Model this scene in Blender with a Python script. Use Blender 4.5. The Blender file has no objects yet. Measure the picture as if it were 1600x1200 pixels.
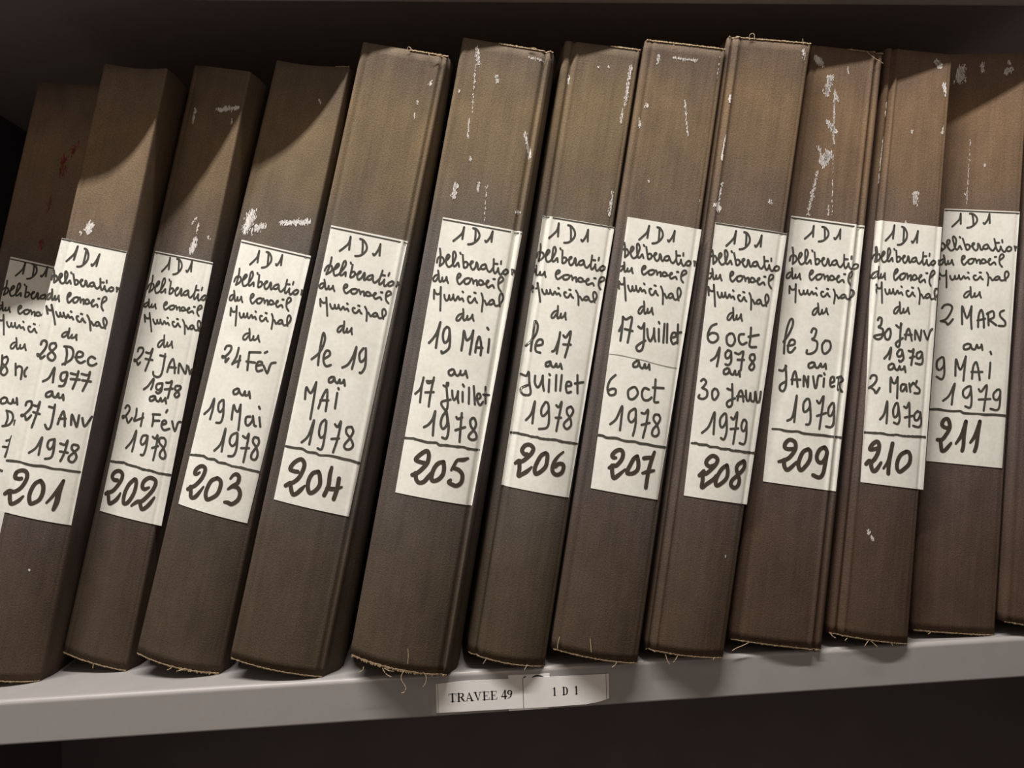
import bpy, math, random
from mathutils import Vector, Matrix

random.seed(7)
scene = bpy.context.scene
COL = scene.collection

# ------------------------------------------------------------------ camera
cam_data = bpy.data.cameras.new('camera')
cam_data.sensor_width = 36.0
cam_data.lens = 1340.0 / 1600.0 * 36.0
cam_data.clip_start = 0.01
cam = bpy.data.objects.new('camera', cam_data)
COL.objects.link(cam)
_R = Vector((0.9955526, -0.08821838, -0.0330537))
_U = Vector((0.03292468, -0.00291754, 0.99945358))
_F = Vector((0.08826661, 0.99609689, 0.0))
cam.matrix_world = Matrix(((_R.x, _U.x, -_F.x, 0.0), (_R.y, _U.y, -_F.y, -0.58),
                           (_R.z, _U.z, -_F.z, 0.19304686), (0, 0, 0, 1)))
scene.camera = cam

# ------------------------------------------------------------------ light
scene.view_settings.view_transform = 'Standard'
scene.view_settings.look = 'None'
scene.view_settings.gamma = 1.0
scene.view_settings.use_curve_mapping = False
scene.view_settings.exposure = 0.0
world = bpy.data.worlds.new('archive_room_air')
scene.world = world
world.use_nodes = True
bg = world.node_tree.nodes['Background']
bg.inputs[0].default_value = (1.0, 0.93, 0.86, 1)
bg.inputs[1].default_value = 0.07

def tube_light(name, loc, aim, length, width, watts, col):
    l = bpy.data.lights.new(name, 'AREA')
    l.shape = 'RECTANGLE'
    l.size = length
    l.size_y = width
    l.energy = watts
    l.color = col
    o = bpy.data.objects.new(name, l)
    COL.objects.link(o)
    o.location = loc
    d = (Vector(aim) - Vector(loc)).normalized()
    x = Vector((1, 0, 0))
    z = -d
    y = z.cross(x).normalized()
    o.matrix_world = Matrix(((x.x, y.x, z.x, loc[0]), (x.y, y.y, z.y, loc[1]),
                             (x.z, y.z, z.z, loc[2]), (0, 0, 0, 1)))
    return o
# the fluorescent tube over the aisle
tube_light('aisle_tube', (-0.28, -0.462, 1.53), (-0.28, -0.35, 0.0), 1.3, 0.035, 53.0, (1.0, 0.94, 0.865))

# ------------------------------------------------------------------ helpers
def nodes_of(name):
    m = bpy.data.materials.new(name)
    m.use_nodes = True
    nt = m.node_tree
    return m, nt, nt.nodes['Principled BSDF']

def N(nt, kind, **kw):
    n = nt.nodes.new(kind)
    for k, v in kw.items():
        setattr(n, k, v)
    return n

def ramp(nt, stops):
    r = nt.nodes.new('ShaderNodeValToRGB')
    e = r.color_ramp.elements
    while len(e) < len(stops):
        e.new(0.5)
    for el, (p, c) in zip(e, stops):
        el.position = p
        el.color = (*c, 1)
    return r

def mapping(nt, out, scale, loc=(0, 0, 0)):
    mp = nt.nodes.new('ShaderNodeMapping')
    mp.inputs['Scale'].default_value = scale
    mp.inputs['Location'].default_value = loc
    nt.links.new(out, mp.inputs['Vector'])
    return mp.outputs[0]

def noise(nt, vec, scale, detail=3.0, rough=0.6):
    n = nt.nodes.new('ShaderNodeTexNoise')
    n.inputs['Scale'].default_value = scale
    n.inputs['Detail'].default_value = detail
    n.inputs['Roughness'].default_value = rough
    nt.links.new(vec, n.inputs['Vector'])
    return n.outputs['Fac']

def mathn(nt, op, a, b=None):
    n = nt.nodes.new('ShaderNodeMath')
    n.operation = op
    for i, v in enumerate((a, b)):
        if v is None:
            continue
        if isinstance(v, (int, float)):
            n.inputs[i].default_value = v
        else:
            nt.links.new(v, n.inputs[i])
    return n.outputs[0]

def mix(nt, blend, fac, a, b):
    n = nt.nodes.new('ShaderNodeMix')
    n.data_type = 'RGBA'
    n.blend_type = blend
    for sock, v in ((n.inputs[0], fac), (n.inputs[6], a), (n.inputs[7], b)):
        if isinstance(v, (int, float)):
            sock.default_value = v
        elif isinstance(v, tuple):
            sock.default_value = (*v, 1)
        else:
            nt.links.new(v, sock)
    return n.outputs[2]

def bump(nt, bsdf, height, strength, dist):
    b = nt.nodes.new('ShaderNodeBump')
    b.inputs['Strength'].default_value = strength
    b.inputs['Distance'].default_value = dist
    nt.links.new(height, b.inputs['Height'])
    nt.links.new(b.outputs[0], bsdf.inputs['Normal'])

def cloth_material():
    m, nt, p = nodes_of('worn_brown_bookcloth')
    uv = N(nt, 'ShaderNodeUVMap').outputs[0]
    info = N(nt, 'ShaderNodeObjectInfo')
    off = N(nt, 'ShaderNodeCombineXYZ')
    nt.links.new(mathn(nt, 'MULTIPLY', info.outputs['Random'], 17.0), off.inputs[0])
    nt.links.new(mathn(nt, 'MULTIPLY', info.outputs['Random'], 9.0), off.inputs[1])
    add = N(nt, 'ShaderNodeVectorMath', operation='ADD')
    nt.links.new(uv, add.inputs[0])
    nt.links.new(off.outputs[0], add.inputs[1])
    uvo = add.outputs[0]
    sep = N(nt, 'ShaderNodeSeparateXYZ')
    nt.links.new(uv, sep.inputs[0])
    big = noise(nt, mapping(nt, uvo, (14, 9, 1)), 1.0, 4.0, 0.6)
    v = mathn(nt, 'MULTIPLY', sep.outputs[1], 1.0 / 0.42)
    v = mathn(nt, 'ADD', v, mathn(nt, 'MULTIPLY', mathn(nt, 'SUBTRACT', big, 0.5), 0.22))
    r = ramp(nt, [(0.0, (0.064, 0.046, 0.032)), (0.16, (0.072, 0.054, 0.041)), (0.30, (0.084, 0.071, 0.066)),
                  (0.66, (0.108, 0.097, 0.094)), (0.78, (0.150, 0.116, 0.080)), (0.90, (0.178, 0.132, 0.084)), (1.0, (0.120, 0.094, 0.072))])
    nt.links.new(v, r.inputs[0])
    col = mix(nt, 'MULTIPLY', 1.0, r.outputs[0], info.outputs['Color'])
    # blotches, long vertical rubs and the weave
    blot = ramp(nt, [(0.32, (0.78, 0.78, 0.80)), (0.62, (1.08, 1.06, 1.03))])
    nt.links.new(noise(nt, mapping(nt, uvo, (60, 30, 1)), 1.0, 5.0, 0.65), blot.inputs[0])
    col = mix(nt, 'MULTIPLY', 0.8, col, blot.outputs[0])
    st = ramp(nt, [(0.36, (0.62, 0.62, 0.64)), (0.50, (1.0, 1.0, 1.0)), (0.70, (1.2, 1.18, 1.15))])
    streak = noise(nt, mapping(nt, uvo, (240, 7, 1)), 1.0, 3.0, 0.6)
    nt.links.new(streak, st.inputs[0])
    col = mix(nt, 'MULTIPLY', 0.16, col, st.outputs[0])
    gr = ramp(nt, [(0.3, (0.70, 0.70, 0.70)), (0.7, (1.28, 1.28, 1.28))])
    grain = noise(nt, mapping(nt, uvo, (1150, 900, 1)), 1.0, 2.0, 0.7)
    nt.links.new(grain, gr.inputs[0])
    col = mix(nt, 'MULTIPLY', 0.9, col, gr.outputs[0])
    nt.links.new(col, p.inputs['Base Color'])
    p.inputs['Roughness'].default_value = 0.85
    p.inputs['Specular IOR Level'].default_value = 0.18
    wr = noise(nt, mapping(nt, uvo, (120, 9, 1)), 1.0, 3.0, 0.5)
    h = mathn(nt, 'ADD', mathn(nt, 'MULTIPLY', wr, 1.0), mathn(nt, 'MULTIPLY', grain, 0.30))
    bump(nt, p, h, 0.55, 0.0016)
    return m

def flat_material(name, col, rough=0.7, spec=0.2, var=0.12, scale=80.0, metal=0.0, bumpd=0.0):
    m, nt, p = nodes_of(name)
    tc = N(nt, 'ShaderNodeTexCoord').outputs['Object']
    n = noise(nt, tc, scale, 4.0, 0.6)
    r = ramp(nt, [(0.3, tuple(c * (1 - var) for c in col)), (0.7, tuple(min(1, c * (1 + var)) for c in col))])
    nt.links.new(n, r.inputs[0])
    nt.links.new(r.outputs[0], p.inputs['Base Color'])
    p.inputs['Roughness'].default_value = rough
    p.inputs['Specular IOR Level'].default_value = spec
    p.inputs['Metallic'].default_value = metal
    if bumpd:
        bump(nt, p, n, 0.5, bumpd)
    return m

def paper_material():
    m, nt, p = nodes_of('label_paper')
    tc = N(nt, 'ShaderNodeTexCoord').outputs['Object']
    n1 = noise(nt, tc, 45.0, 4.0, 0.6)
    n2 = noise(nt, tc, 420.0, 2.0, 0.5)
    r = ramp(nt, [(0.32, (0.69, 0.685, 0.645)), (0.62, (0.765, 0.765, 0.73))])
    nt.links.new(n1, r.inputs[0])
    fib = ramp(nt, [(0.3, (0.93, 0.93, 0.92)), (0.6, (1, 1, 1))])
    nt.links.new(n2, fib.inputs[0])
    nt.links.new(mix(nt, 'MULTIPLY', 1.0, r.outputs[0], fib.outputs[0]), p.inputs['Base Color'])
    p.inputs['Roughness'].default_value = 0.75
    p.inputs['Specular IOR Level'].default_value = 0.2
    n3 = noise(nt, mapping(nt, tc, (70, 70, 22)), 1.0, 3.0, 0.5)
    bump(nt, p, n3, 0.5, 0.0012)
    return m

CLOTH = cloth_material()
PAPER = paper_material()
INK = flat_material('grey_black_felt_pen', (0.062, 0.061, 0.053), 0.6, 0.2, 0.25, 300)
INK_N = flat_material('dark_brown_marker', (0.058, 0.043, 0.035), 0.6, 0.2, 0.15, 200)
PAINT = flat_material('white_paint_flecks', (0.64, 0.62, 0.61), 0.7, 0.2, 0.15, 600)
REDM = flat_material('red_stain', (0.17, 0.030, 0.035), 0.8, 0.1, 0.25, 200)
FRAY = flat_material('frayed_cloth_edge', (0.33, 0.25, 0.16), 0.9, 0.05, 0.3, 900)
PAGES = flat_material('aged_page_edges', (0.50, 0.43, 0.32), 0.9, 0.05, 0.15, 300)
STEEL = flat_material('grey_enamelled_steel', (0.285, 0.272, 0.274), 0.20, 0.8, 0.03, 60)
STEEL_LIFTED = flat_material('taupe_steel_shade_lifted', (0.46, 0.40, 0.395), 0.6, 0.3, 0.03, 60)  # upper shelf colour made paler to lift the deep shade beneath it
CARD = flat_material('white_card', (0.72, 0.71, 0.71), 0.55, 0.3, 0.03, 60)
PRINT = flat_material('black_print', (0.025, 0.024, 0.025), 0.6, 0.2, 0.05, 60)
BOUNCE_WALL = flat_material('bounce_wall_tone', (0.42, 0.37, 0.33), 0.9, 0.1, 0.05, 3)  # plain tone for the added wall that bounces fill light
CEIL = flat_material('white_ceiling_paint', (0.7, 0.68, 0.64), 0.9, 0.1, 0.03, 3)
WALL = flat_material('depth_shaded_back_panel', (0.14, 0.12, 0.132), 0.8, 0.1, 0.08, 12)  # shade of the deep bay put into the panel colour
FLOOR = flat_material('grey_vinyl_floor', (0.10, 0.09, 0.082), 0.6, 0.3, 0.1, 20)

def mesh_obj(name, verts, faces, mats, parent=None, smooth=False, uvs=None, fmat=None, origin=None):
    me = bpy.data.meshes.new(name)
    if origin is not None:
        verts = [(v[0] - origin[0], v[1] - origin[1], v[2] - origin[2]) for v in verts]
    me.from_pydata([tuple(v) for v in verts], [], faces)
    for m in (mats if isinstance(mats, (list, tuple)) else [mats]):
        me.materials.append(m)
    if fmat:
        me.polygons.foreach_set('material_index', fmat)
    if smooth:
        me.polygons.foreach_set('use_smooth', [True] * len(me.polygons))
    if uvs:
        lay = me.uv_layers.new(name='UVMap')
        for li, l in enumerate(me.loops):
            lay.data[li].uv = uvs[l.vertex_index]
    me.update()
    o = bpy.data.objects.new(name, me)
    COL.objects.link(o)
    if parent:
        o.parent = parent
    return o

def tag(o, label, cat, group=None):
    o['label'] = label
    o['category'] = cat
    if group:
        o['group'] = group

def catmull(pts, n=5):
    if len(pts) < 3:
        out = []
        for i in range(n + 1):
            f = i / n
            out.append(tuple(a + (b - a) * f for a, b in zip(pts[0], pts[-1])))
        return out
    out = []
    P = [pts[0]] + list(pts) + [pts[-1]]
    for i in range(1, len(P) - 2):
        p0, p1, p2, p3 = P[i - 1], P[i], P[i + 1], P[i + 2]
        for k in range(n):
            f = k / n
            out.append(tuple(0.5 * (2 * b + (c - a) * f + (2 * a - 5 * b + 4 * c - d) * f * f + (3 * b - a - 3 * c + d) * f ** 3)
                             for a, b, c, d in zip(p0, p1, p2, p3)))
    out.append(tuple(pts[-1]))
    return out

def ribbon(pts, V, F, smooth=True, n=5):
    """pts = (x, y, width); a flat pen stroke with round ends, added to V (x, y) and F"""
    q = catmull(pts, n) if smooth else list(pts)
    d = [q[0]]
    for p in q[1:]:
        if math.hypot(p[0] - d[-1][0], p[1] - d[-1][1]) > 1e-5:
            d.append(p)
    if len(d) < 2:
        return
    rows = []
    for i, p in enumerate(d):
        a = d[max(0, i - 1)]
        b = d[min(len(d) - 1, i + 1)]
        tx, ty = b[0] - a[0], b[1] - a[1]
        L = math.hypot(tx, ty)
        if L < 1e-9:
            a = d[i - 1]
            tx, ty = p[0] - a[0], p[1] - a[1]
            L = math.hypot(tx, ty) or 1.0
        nx, ny = -ty / L, tx / L
        w = p[2] * 0.5
        rows.append((len(V), len(V) + 1))
        V.append((p[0] + nx * w, p[1] + ny * w))
        V.append((p[0] - nx * w, p[1] - ny * w))
    for a, b in zip(rows, rows[1:]):
        F.append((a[0], a[1], b[1], b[0]))
    # round caps, and a disc at each sharp turn
    discs = [d[0], d[-1]]
    for a, b, c in zip(d, d[1:], d[2:]):
        if (b[0] - a[0]) * (c[0] - b[0]) + (b[1] - a[1]) * (c[1] - b[1]) < 0.4 * math.hypot(b[0] - a[0], b[1] - a[1]) * math.hypot(c[0] - b[0], c[1] - b[1]):
            discs.append(b)
    for p in discs:
        k = len(V)
        for j in range(10):
            t = j * math.pi / 5
            V.append((p[0] + math.cos(t) * p[2] * 0.5, p[1] + math.sin(t) * p[2] * 0.5))
        F.append(tuple(range(k, k + 10)))

def tube(pts, r, V, F):
    """thin round thread through 3D points"""
    q = [Vector(p) for p in catmull(pts, 4)]
    base = len(V)
    for i, p in enumerate(q):
        t = (q[min(i + 1, len(q) - 1)] - q[max(i - 1, 0)]).normalized()
        a = t.orthogonal().normalized()
        b = t.cross(a)
        rr = r * (1.0 if i < len(q) - 1 else 0.4)
        for j in range(5):
            th = j * 2 * math.pi / 5
            V.append(tuple(p + a * math.cos(th) * rr + b * math.sin(th) * rr))
    for i in range(len(q) - 1):
        for j in range(5):
            k = base + i * 5
            F.append((k + j, k + (j + 1) % 5, k + 5 + (j + 1) % 5, k + 5 + j))
    F.append(tuple(base + j for j in range(5)))
    F.append(tuple(base + (len(q) - 1) * 5 + j for j in reversed(range(5))))

BOOKS = {
200: {'e': [[0.00128, -0.003204, 0.101412, -0.385983], [0.005099, 0.003623, 0.403908, 0.015097], [-0.000627, 0.003507, 0.099139, -0.329635], [-0.002616, 0.00713, 0.413721, 0.0]], 'y': [0.07362, 0.06962, 0.0815, 0.0655, 1, 0.006], 'lab': [[0.1889, 0.6961], [1.0529, 0.6845], [1.0065, 0.21], [0.1952, 0.2164]], 'h': '145:3121,6645 3515,6709 3867,6783 3976,6881|145:3976,6881 3989,6784 3997,6692|145:5167,6861 5249,6785 5301,6679|145:4904,6878 5253,6867 5590,6809 5661,6743 5451,6682 5076,6632 4665,6616|145:6315,6700 6454,6683 6718,6750 6857,6820 6907,6859|145:6907,6859 6934,6763 6956,6696|138:2175,6544 2220,6492 2238,6440 2197,6369 2122,6293|138:1890,6381 1917,6396 1980,6403 2042,6411 2104,6418 2166,6426 2245,6423 2324,6421 2403,6419 2482,6417 2517,6408 2551,6400 2586,6392 2620,6384 2602,6372 2584,6361 2565,6350 2547,6339 2441,6327 2334,6315 2228,6303 2121,6291|138:2619,6366 2865,6378 3112,6408 3290,6450 3152,6470 2975,6445 2866,6387 2897,6335 3104,6294 3384,6302 3630,6336 3878,6401 4036,6473 3888,6523 3712,6503 3671,6415 3665,6345 3802,6308 4011,6324 4257,6367 4324,6346 4377,6311|138:4525,6516 4593,6501|138:4819,6488 4849,6432 4878,6371 4921,6310|138:4878,6367 5121,6392 5360,6378 5321,6329 5044,6303 4921,6309|138:5358,6360 5667,6365 5979,6404 5843,6411 5703,6382 5731,6322 5967,6290 6244,6329 6352,6392 6421,6400 6520,6368 6515,6316 6649,6300 6821,6327|138:7370,6389 7030,6371 6856,6338 6989,6314 7295,6323 7469,6368 7336,6388|138:7469,6368 7532,6330 7663,6298 7863,6287 8103,6321 8276,6358|138:8339,6476 8317,6411 8274,6341 8334,6290 8466,6275 8705,6313 8812,6353 8838,6306 8999,6265 9201,6277 9373,6314|138:8330,6411 8754,6413|138:9162,6458 9123,6418|138:9712,6349 9442,6324 9369,6288 9600,6274 9870,6300 9923,6335 9712,6349|138:10332,6354 10358,6320 10320,6285|138:10343,6307 10377,6317 10411,6327 10444,6337 10478,6346|138:2235,6116 2158,6113 2082,6109 2005,6105 1929,6102|138:1945,6034 2005,6035 2064,6035 2112,6046 2160,6058 2209,6069 2257,6080|138:2199,6172 2322,6117 2419,6054 2548,6027 2730,6048 2762,6084 2801,6045 2946,6035 3158,6059 3223,6096 3309,6056 3469,6018|138:4473,6085 4714,6111 4753,6139 4577,6149 4434,6124 4414,6077 4560,6030 4777,6012 5042,6046 5271,6083|138:5587,6098 5304,6084 5239,6047 5397,6021 5688,6027 5883,6064 5787,6095 5587,6098|138:6016,6097 6176,6067 6255,6032|138:6210,6051 6461,6077 6599,6070 6684,6014 6858,6072 7045,6081 7293,6060 7257,6028 6970,6022 6839,6036|138:7316,6035 7661,6047 7862,6076 7758,6083 7651,6058 7703,6016 7904,5994 8143,6015 8326,6027 8434,6014 8516,5995|138:8351,6107 8512,6107|138:8978,6053 9273,6083 9411,6108 9289,6138 9066,6137 8933,6104 8918,6049 8990,6002 9145,5972 9289,5954|138:2236,5792 2102,5856 2003,5920|138:2003,5920 2192,5881 2416,5860 2667,5860 2802,5881 2713,5957|138:2713,5957 2894,5864 3104,5754 3335,5627|138:3358,5846 3496,5804 3752,5766 3956,5787 3947,5842 4088,5791 4294,5776 4431,5812 4409,5850 4533,5803 4773,5765 4904,5786 5001,5824 5149,5803 5288,5776 5480,5794 5587,5792 5779,5756|138:5386,5891 5492,5880|138:6429,5820 6225,5819 6241,5777 6498,5735 6790,5743 6990,5797 7168,5759 7389,5734|138:6765,5875 6951,5869|138:7610,5864 7837,5818 7986,5759 8082,5675 8137,5612|138:7978,5763 8187,5760 8377,5725 8533,5704 8712,5733|138:9036,5775 8799,5758 8729,5725 8899,5706 9174,5720 9245,5754 9036,5775|138:9253,5750 9400,5708 9607,5687 9885,5699 10137,5741 10206,5799 9994,5854 9793,5854 9746,5808 9873,5741 10049,5682|138:5075,5526 4723,5503 4541,5453 4630,5413 4906,5419 5114,5480|138:5013,5598 5177,5529 5314,5448 5474,5415 5679,5445 5703,5493 5763,5442 5935,5432 6174,5466 6236,5514 6350,5465 6549,5417|160:3879,4954 3940,5111 3740,5274|160:4343,5264 3915,5222 3965,5145 4461,5099 4849,5018 4560,4946 4102,4970 4071,5036 4486,5133 4597,5213 4343,5264|160:5664,5167 5988,4975|160:5808,5082 6130,5132 6594,5097 6722,4923|160:7184,5131 6977,5061 7100,4986 7351,4980|160:5219,4576 4863,4534 5011,4468 5534,4490 5585,4561 5219,4576|160:5585,4561 5861,4497 6285,4495 6337,4565 6510,4511 6814,4529 6752,4596 6992,4491|160:5940,4349 6207,4240 6106,4100|160:5841,4359 6543,4339 6868,4243 6551,4133 5782,4093|160:7161,4215 7190,4146|160:6669,3860 7109,3892 7196,3940 7087,3754 6943,3591|160:6434,3751 7323,3759', 'n': '', 'r': '165:2291,3406 2757,3398 3219,3389 3665,3385 4107,3382 4544,3378 4977,3374 5407,3369 5832,3365 6254,3360 6672,3355 6766,3353 6859,3350 6953,3348 7046,3345', 'tb': '90:1978,6921 4101,6893 6280,6863 8429,6835 10445,6809'},
201: {'e': [[0.001662, -0.003602, 0.100251, -0.322058], [0.006758, 0.003179, 0.407549, 0.008451], [-0.003233, 0.010545, 0.095602, -0.275737], [-0.014033, 0.012582, 0.414916, 1e-06]], 'y': [0.02934, 0.03534, 0.039, 0.015, 2, 0.006], 'lab': [[-0.0177, 0.7138], [0.9481, 0.7002], [0.9661, 0.254], [-0.1302, 0.2701]], 'h': '145:1112,6776 1591,6841 2034,6917 2232,7029|145:2232,7029 2169,6917 2105,6810|145:3546,6976 3577,6885 3552,6761|145:3261,7003 3647,6981 3985,6905 4013,6826 3725,6760 3260,6712 2785,6704|145:4732,6759 4880,6735 5243,6806 5464,6884 5555,6929|145:5555,6929 5508,6816 5478,6737|138:-306,6617 -266,6605 -226,6594 -193,6582 -160,6571 -127,6559 -94,6548 -65,6533 -37,6517 -9,6502 20,6486 42,6470 64,6454 87,6437 109,6421|138:-308,6461 -324,6512 -136,6536 206,6526 422,6497 445,6458 114,6418|138:459,6481 687,6490 877,6515 968,6551 779,6569 650,6549 668,6498 817,6452 1124,6415 1399,6420 1581,6449 1696,6504 1699,6566 1427,6612 1288,6595 1444,6518 1598,6456 1828,6423 2013,6435 2177,6471 2298,6452 2433,6422|138:2118,6602 2225,6588|138:2499,6575 2663,6525 2836,6471 3024,6417|138:2846,6467 3050,6488 3344,6473 3417,6431 3175,6410 3028,6416|138:3384,6458 3712,6460 3963,6492 3796,6499 3709,6475 3885,6421 4221,6391 4436,6424 4407,6478 4465,6485 4651,6456 4771,6410 4959,6395 5088,6417|138:5560,6468 5217,6455 5102,6427 5310,6404 5635,6409 5722,6449 5523,6468|138:5722,6449 5887,6414 6116,6384 6371,6373 6564,6402 6673,6433|138:6455,6538 6591,6480 6713,6418 6908,6372 7099,6357 7284,6389 7308,6424 7455,6381 7744,6343 7952,6352 8064,6384|138:6606,6480 7092,6478|138:7459,6514 7510,6479|138:8376,6412 8120,6392 8123,6360 8429,6346 8686,6366 8661,6397 8376,6412|138:9116,6411 9232,6380 9272,6349|138:9246,6368 9264,6377 9281,6385 9299,6393 9316,6402 9350,6401 9384,6400 9418,6399 9451,6398 9479,6391 9506,6385|138:95,6241 -218,6225 -390,6182 -325,6146 -83,6147 117,6199|138:61,6305 186,6242 284,6168 416,6137 606,6161 640,6203 680,6157 831,6146 1053,6173 1122,6215 1212,6169 1380,6124|138:2450,6199 2710,6229 2752,6261 2561,6274 2408,6246 2388,6190 2545,6135 2780,6113 3068,6152 3316,6195|138:3663,6211 3352,6195 3283,6153 3456,6121 3775,6128 3989,6171 3883,6207 3663,6211|138:4136,6209 4315,6172 4403,6131|138:4353,6154 4632,6183 4786,6175 4883,6109 5077,6176 5287,6187 5568,6160 5529,6123 5205,6117 5057,6135|138:5595,6131 5987,6144 6215,6177 6097,6186 5975,6158 6035,6107 6265,6080 6539,6105 6749,6118 6874,6102 6968,6079|138:6776,6213 6963,6212|138:7503,6146 7847,6180 8010,6209 7866,6245 7605,6244 7451,6206 7433,6141 7518,6086 7698,6050 7865,6028|138:189,5910 -33,5970 -218,6029|138:-218,6029 22,5992 276,5971 529,5969 636,5987 440,6058|138:440,6058 753,5971 1122,5867 1538,5748|138:1249,5951 1451,5911 1770,5874 1951,5891 1863,5942 2082,5894 2317,5879 2410,5911 2331,5946 2528,5902 2835,5865 2943,5883 2990,5918 3177,5897 3364,5870 3541,5886 3658,5883 3916,5848|138:3299,5977 3427,5966|138:4519,5903 4302,5903 4382,5863 4722,5822 5027,5827 5162,5876 5413,5839 5693,5814|138:4800,5951 5012,5943|138:5739,5933 6059,5888 6313,5832 6545,5752 6701,5693|138:6297,5836 6532,5831 6797,5797 7001,5776 7158,5801|138:7457,5837 7216,5824 7188,5793 7406,5774 7694,5785 7722,5816 7457,5837|138:7738,5812 7966,5771 8231,5750 8526,5759 8752,5796 8744,5850 8416,5903 8188,5905 8205,5862 8449,5798 8737,5741|138:3597,5641 3171,5631 2880,5595 2902,5561 3212,5560 3554,5604|138:3663,5700 3712,5641 3712,5574 3825,5544 4106,5564 4221,5601 4192,5560 4363,5548 4691,5570 4850,5607 4884,5565 5016,5523|160:198,5409 276,5462 664,5475 995,5426 855,5331 252,5221 15,5251 411,5233 600,5182 1055,5228|160:2166,5446 1563,5431 1526,5357 2093,5299 2592,5230 2357,5166 1781,5182 1481,5242 1895,5308 2377,5385 2166,5446|160:3805,5397 4138,5275 4174,5118|160:3517,5405 4541,5393 4992,5303 4836,5197 3817,5115|160:5381,5243 6255,5261 6335,5314 5737,5340 5479,5286 5640,5204 6275,5157 6841,5193|160:8195,5246 7599,5272 7249,5217 7474,5146 8048,5130 8527,5165|160:1641,4820 2369,4884 2820,5051 2949,4931 3047,4817|160:4595,4997 4011,4971 3995,4887 4432,4849 4844,4915 4731,4991 4824,4880 4661,4778 4042,4762|160:5258,4981 6186,4968 6265,5021 6235,4895 6000,4737|160:5437,4889 6698,4889|160:6788,4984 7714,4970 7884,5024 7848,4899 7440,4714|160:7071,4882 8294,4871|160:2995,4668 2500,4631 2606,4578 3143,4593 3294,4659 2995,4668|160:3294,4659 3514,4596 3926,4578 4170,4645 4333,4581 4757,4585 4858,4629 5080,4544|160:-35,4414 48,4469 596,4484 818,4421 588,4343 -167,4239 -299,4259 208,4242 527,4180 1043,4260|160:1101,4424 1687,4418 1879,4485 1806,4310 1522,4069|160:1220,4316 2224,4292|160:3295,4421 4077,4405|160:4065,4460 4165,4265 4131,4092 3712,4066 3308,4128|160:5035,4153 5174,4274 5430,4363 5817,4257 6042,4129|160:5053,4240 5965,4248|160:6869,4158 6697,4319 7499,4163 7717,4143 7675,4316|160:8202,4277 8743,4146 9419,4308|160:1958,3661 2819,3755 3301,3922 3334,3782 3367,3641|160:4870,3903 4363,3877 4310,3790 4723,3740 5075,3797 5080,3909 5288,3733 5150,3613 4374,3585|160:5988,3847 6655,3831 6894,3898 6802,3702 6512,3566|160:6173,3719 7245,3706|160:8360,3833 7723,3839 7661,3774 8215,3713 8521,3639 8215,3561 7652,3579 7538,3643 8039,3712 8523,3791 8360,3833', 'n': '280:1689,3240 1214,3231 742,3253 802,3328 1425,3369 2072,3360 2425,3305 2406,3212 1924,3090 1081,3019 346,3026 -153,2973|346,3026,280 575,2950,280 718,2882,280 1021,2823,280 1458,2836,280 2053,2889,280 2534,2960,164|280:4433,3230 3801,3178 3430,3058 3409,2949 3754,2859 4264,2872 4875,2931 5109,3050 4923,3165 4433,3230|5903,2885,164 6510,2991,218 7092,3127,255 7500,3254,218|7500,3254,218 7250,3073,327 7224,2910,346 7007,2784,255', 'r': '165:-918,3508 -77,3507 925,3499 1944,3477 3124,3460 4427,3463 5762,3435 6846,3432 7936,3419 9355,3406', 'tb': '90:-91,7121 2097,7094 4471,7061 6936,7026 9378,6988'},
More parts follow.
